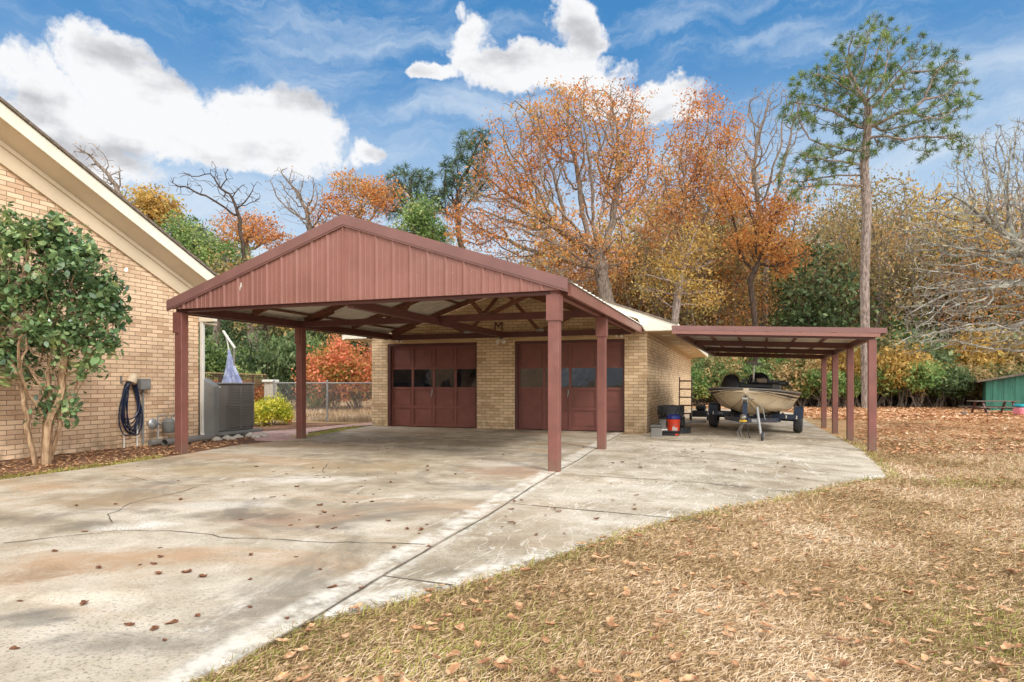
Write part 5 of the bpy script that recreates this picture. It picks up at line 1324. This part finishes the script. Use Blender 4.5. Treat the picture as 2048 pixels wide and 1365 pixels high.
# ---- camellia tree by the house
ca_rng = np.random.default_rng(91); cd = 10.1
cblobs = [(60, 520, 85, 80), (150, 560, 90, 90), (20, 600, 80, 90), (190, 640, 65, 70), (-60, 560, 90, 130), (100, 650, 80, 60), (60, 740, 75, 55), (-40, 720, 90, 60), (205, 560, 40, 50), (110, 810, 45, 35), (120, 470, 50, 35), (20, 450, 35, 40), (165, 720, 50, 40)]
ub = 88; kk = cd / F; A = blob_points(cblobs, ub, cd, 900, ca_rng, 0, .75)
stems = []
x, y = at(ub, cd); cam_t = empty('camellia_tree', (x, y, -.01), YAW, label='glossy leaved camellia tree with tan branching stems by the house wall', cat='tree')
allN = []
cm = MB()
for si, (bx, tx, r0) in enumerate(((8, 14, .07), (-14, -34, .045), (-6, -2, .035), (2, 26, .04))):
    sel = A[(np.arange(len(A)) % 4) == si]
    if si == 1: sel = A[A[:, 0] < .1]; sel = sel[::2]
    if si == 0: sel = A[A[:, 0] > -.3]; sel = sel[::2]
    path = [((bx + (tx - bx) * t) * kk, .04 * si - .06, EYE + (HY - (932 - (932 - 850) * t)) * kk) for t in np.linspace(0, 1, 6)]
    nodes, par = colonize(sel, path, .11, .15, .9, ca_rng, (0, 0, .05)); mb, tips, thn = skeleton_mesh(nodes, par, .0045, r0, 2.1)
    cm.add(mb.v, mb.f); allN += [tips, tips, thn[::2]]
cm.build('trunk', M['barktan'], cam_t, smooth=True)
C = np.concatenate(allN); C = np.concatenate([C, A])
keep = ~((C[:, 2] < EYE + (HY - 690) * kk) & (np.abs(C[:, 0] - 30 * kk) < .55) & (C[:, 2] > EYE + (HY - 790) * kk) & (ca_rng.uniform(0, 1, len(C)) < .6)); C = C[keep]
cl_ = np.sin(C[:, 0] * 6.1 + 2 * np.sin(C[:, 2] * 3.1)) + np.sin(C[:, 2] * 7.3 + C[:, 1] * 5) + np.sin(C[:, 1] * 6.7 + C[:, 0] * 3); C = C[cl_ > -.75]; n = 12500; C = C[ca_rng.integers(0, len(C), n)] + ca_rng.normal(0, .075, (n, 3))
d = ca_rng.normal(0, 1, (n, 3)); d[:, 2] -= .25; d /= np.linalg.norm(d, axis=1)[:, None]; e = np.cross(d, ca_rng.normal(0, .5, (n, 3)) + [0, 0, 1.2]); e /= np.linalg.norm(e, axis=1)[:, None]; nn = np.cross(d, e)
s = (.092 * np.exp(ca_rng.normal(0, .3, n)))[:, None]
tmpl = [(0, 0, 0), (.3, .27, -.05), (.65, .26, -.06), (1, 0, -.1), (.65, -.26, -.06), (.3, -.27, -.05)]
V = np.stack([C + d * s * a + e * s * b + nn * s * c for a, b, c in tmpl], 1).reshape(-1, 3); b0 = (np.arange(n) * 6)[:, None]
Fc = np.concatenate([b0 + [0, 1, 2, 3], b0 + [0, 3, 4, 5]]); link('crown', np_mesh('crown', V, Fc, M['camellia'], smooth=True), cam_t)

# ================================================================ GRASS, LEAVES
EY = np.array([-4, 2.4, 2.9, 3.4, 4.28, 5.72, 6.8, 8.25, 10.1, 11.0, 11.6, 13.4, 15.3, 34.0]); EX = np.array([-2.4, -2.24, -2.24, -1.93, -1.49, -.93, -.35, .49, 1.49, 2.13, 2.2, 2.36, 2.52, 2.47])
gzv = lambda x: -0.042 * np.clip(x + .5, 0, 3.5)
g_rng = np.random.default_rng(5)


def field(n, dmin, dmax, pw, ulo, uhi):
    t = g_rng.uniform(0, 1, n); q = 2 - pw; d = (dmin ** q + (dmax ** q - dmin ** q) * t) ** (1 / q); u = g_rng.uniform(ulo, uhi, n); r = (u - 1024) / F * d
    return CY * r - SY * d, SY * r + CY * d, d


def blades(X, Y, D_, mat, name, ln=.042, lift=.32, label='', parent=None):
    n = len(X); a = g_rng.uniform(0, 2 * np.pi, n); p = np.abs(g_rng.normal(0, lift, n)); l = (ln + .0035 * D_) * g_rng.uniform(.5, 1.3, n); wd = .0017 + .0009 * D_
    dx, dy, dz = np.cos(a) * np.cos(p), np.sin(a) * np.cos(p), np.sin(p); z = gzv(X) - .028 + g_rng.uniform(0, .018, n)
    B = np.stack([X, Y, z], 1); d = np.stack([dx, dy, dz], 1); e = np.stack([-np.sin(a), np.cos(a), np.zeros(n)], 1) * wd[:, None]; l = l[:, None]
    V = np.stack([B - e * .5, B + e * .5, B + d * l * .6 + e * .4 + [0, 0, .004], B + d * l], 1).reshape(-1, 3)
    o = link(name, np_mesh(name, V, np.arange(4 * n).reshape(-1, 4), mat)); T(o, label, 'grass', kind='stuff'); return o


X, Y, D_ = field(430000, 2.4, 17, 1.6, 150, 2500); ex = np.interp(Y, EY, EX); k = (X > ex - .02) & (Y > -1); X, Y, D_ = X[k], Y[k], D_[k]
gm_ = (np.sin(X * 1.7 + 1.3 * np.sin(Y * .9)) * np.cos(Y * 1.3 + X * .5) + g_rng.normal(0, .5, len(X))) > 1.22
gm_ |= (np.abs(X - ex[k] - .1) < .12) & (g_rng.uniform(0, 1, len(X)) < .25)
blades(X[~gm_], Y[~gm_], D_[~gm_], M['grassm'], 'dry_grass', label='dry tan grass blades covering the lawn right of the driveway')
blades(X[gm_], Y[gm_], D_[gm_], M['grassg'], 'green_grass', .04, .7, label='sparse green grass among the dry lawn')
# green strip by the bed and by the path
n = 9000; Y = g_rng.uniform(4, 16.5, n); ex0_ = np.interp(Y, [4, 6, 7.2, 8.9, 10.75, 12.3, 14.6, 16.9], [-9.31, -9.34, -9.3, -9.5, -9.86, -9.6, -10.1, -10.52]); X = ex0_ - np.abs(g_rng.normal(0, .22, n)) - .02; k = (Y < 8.6) | (Y > 12.6)
X, Y = X[k], Y[k]; blades(X, Y, np.full(len(X), 9.0), M['grassg'], 'green_grass', .03, .8, label='green grass strip along the left edge of the driveway')
X, Y, D_ = field(30000, 19, 44, 1.0, 430, 760); k = (Y > 18.5) & (X < -10.6) ; X, Y, D_ = X[k], Y[k], D_[k]; blades(X, Y, D_, M['grassm'], 'dry_grass', .12, .9, label='tall dry grass in the yard behind the chain link fence')


def curled(rng, s):
    V = []; c = rng.uniform(.3, 1.4); tw = rng.uniform(-.8, .8)
    for i in range(6):
        t = i / 5; wd = math.sin(math.pi * min(.97, t * .93 + .06)) ** .7 * .32 * (1 + .25 * math.sin(9 * t))
        for j in (-1, 0, 1): V.append(((t - .5) * s, (j * wd + .05 * tw * t) * s, (c * .45 * (t - .5) ** 2 + abs(j) * wd * .55 * c + tw * j * wd * (t - .5)) * s))
    F4 = [(i * 3 + j, i * 3 + 3 + j, i * 3 + 4 + j, i * 3 + 1 + j) for i in range(5) for j in (0, 1)]
    return np.array(V), np.array(F4)


lr = np.random.default_rng(44)
LM = []
for k in range(7):
    V, F4 = curled(lr, lr.uniform(.035, .07)); V[:, 2] -= V[:, 2].min(); LM.append(np_mesh('fallen_leaf', V, F4, M['drkleaf'], smooth=True))
spots = []
for _ in range(46): spots.append((lr.uniform(60, 1000), 930 + 330 * lr.uniform(0, 1) ** 1.8))
for _ in range(36): spots.append((lr.normal(680, 120), lr.normal(990, 40)))
for _ in range(44): spots.append((lr.uniform(1180, 1660), lr.uniform(885, 1000)))
for _ in range(22): spots.append((lr.uniform(980, 1340), lr.uniform(990, 1080)))
for _ in range(14): spots.append((lr.uniform(640, 1180), lr.uniform(868, 930)))
spots += [(655, 1275), (310, 1258), (330, 1282), (640, 1140), (405, 1155), (500, 1160), (500, 1215), (395, 1232), (30, 1298), (665, 1175), (40, 1203), (405, 1155)]
for (u, v) in spots:
    x, y = G(u, min(1340, max(868, v)))
    if not (-9.2 < x < np.interp(y, EY, EX) - .08) or y > 16.5: continue
    T(link('fallen_leaf', LM[int(lr.integers(7))], None, (x, y, gz(x) + .001), lr.uniform(0, 6.3)), 'curled brown fallen leaf lying on the concrete driveway', 'leaf', 'fallen leaves on the driveway')


def litter(X, Y, size, mat, name, label, cl=True):
    VV = []; FF = []; off = 0; n = len(X); a = g_rng.uniform(0, 6.28, n); base = [curled(lr, 1.0) for _ in range(8)]
    for i in range(n):
        V, F4 = base[i % 8]; c, s = math.cos(a[i]), math.sin(a[i]); sz = size * g_rng.uniform(.6, 1.3); t = g_rng.uniform(-.4, .4)
        W_ = V * sz; W_ = np.stack([W_[:, 0] * c - W_[:, 1] * s, W_[:, 0] * s + W_[:, 1] * c, W_[:, 2] + V[:, 0] * t * sz * .6 + gz(X[i]) + .012], 1) + [X[i], Y[i], 0]
        VV.append(W_); FF.append(F4 + off); off += len(V)
    o = link(name, np_mesh(name, np.concatenate(VV), np.concatenate(FF), mat, smooth=True)); T(o, label, 'leaves', kind='stuff')


X, Y, D_ = field(2800, 2.5, 14, .7, 300, 2400); k = (X > np.interp(Y, EY, EX) + .02); litter(X[k], Y[k], .068, M['dryleaf'], 'leaf_litter', 'scattered dry leaves on the lawn')
X, Y, D_ = field(6500, 13, 26, .6, 1700, 2300); k = (X > 2.9); litter(X[k], Y[k], .10, M['litter'], 'leaf_litter', 'carpet of fallen leaves on the lawn beyond the boat shelter')
X, Y, D_ = field(16000, 25, 39, .2, 1300, 2350); k = (Y > 24) & ((X > -1.6) & ((X > 2.7) | (Y > 34))); X, Y = X[k][:9000], Y[k][:9000]; litter(X, Y, .17, M['litter'], 'leaf_litter', 'deep orange leaf litter along the foot of the woods')
n = 2200; Y = g_rng.uniform(4, 13, n); X = g_rng.uniform(-11.55, -9.4, n); k = X < np.interp(Y, [4, 6, 7.2, 8.9, 10.75, 12.3], [-9.31, -9.34, -9.3, -9.5, -9.86, -10.9]) - .03; k &= ~((Y > 11.3) & (X < -11)); litter(X[k], Y[k], .07, M['dryleaf'], 'leaf_litter', 'brown leaves heaped in the bed along the house wall')
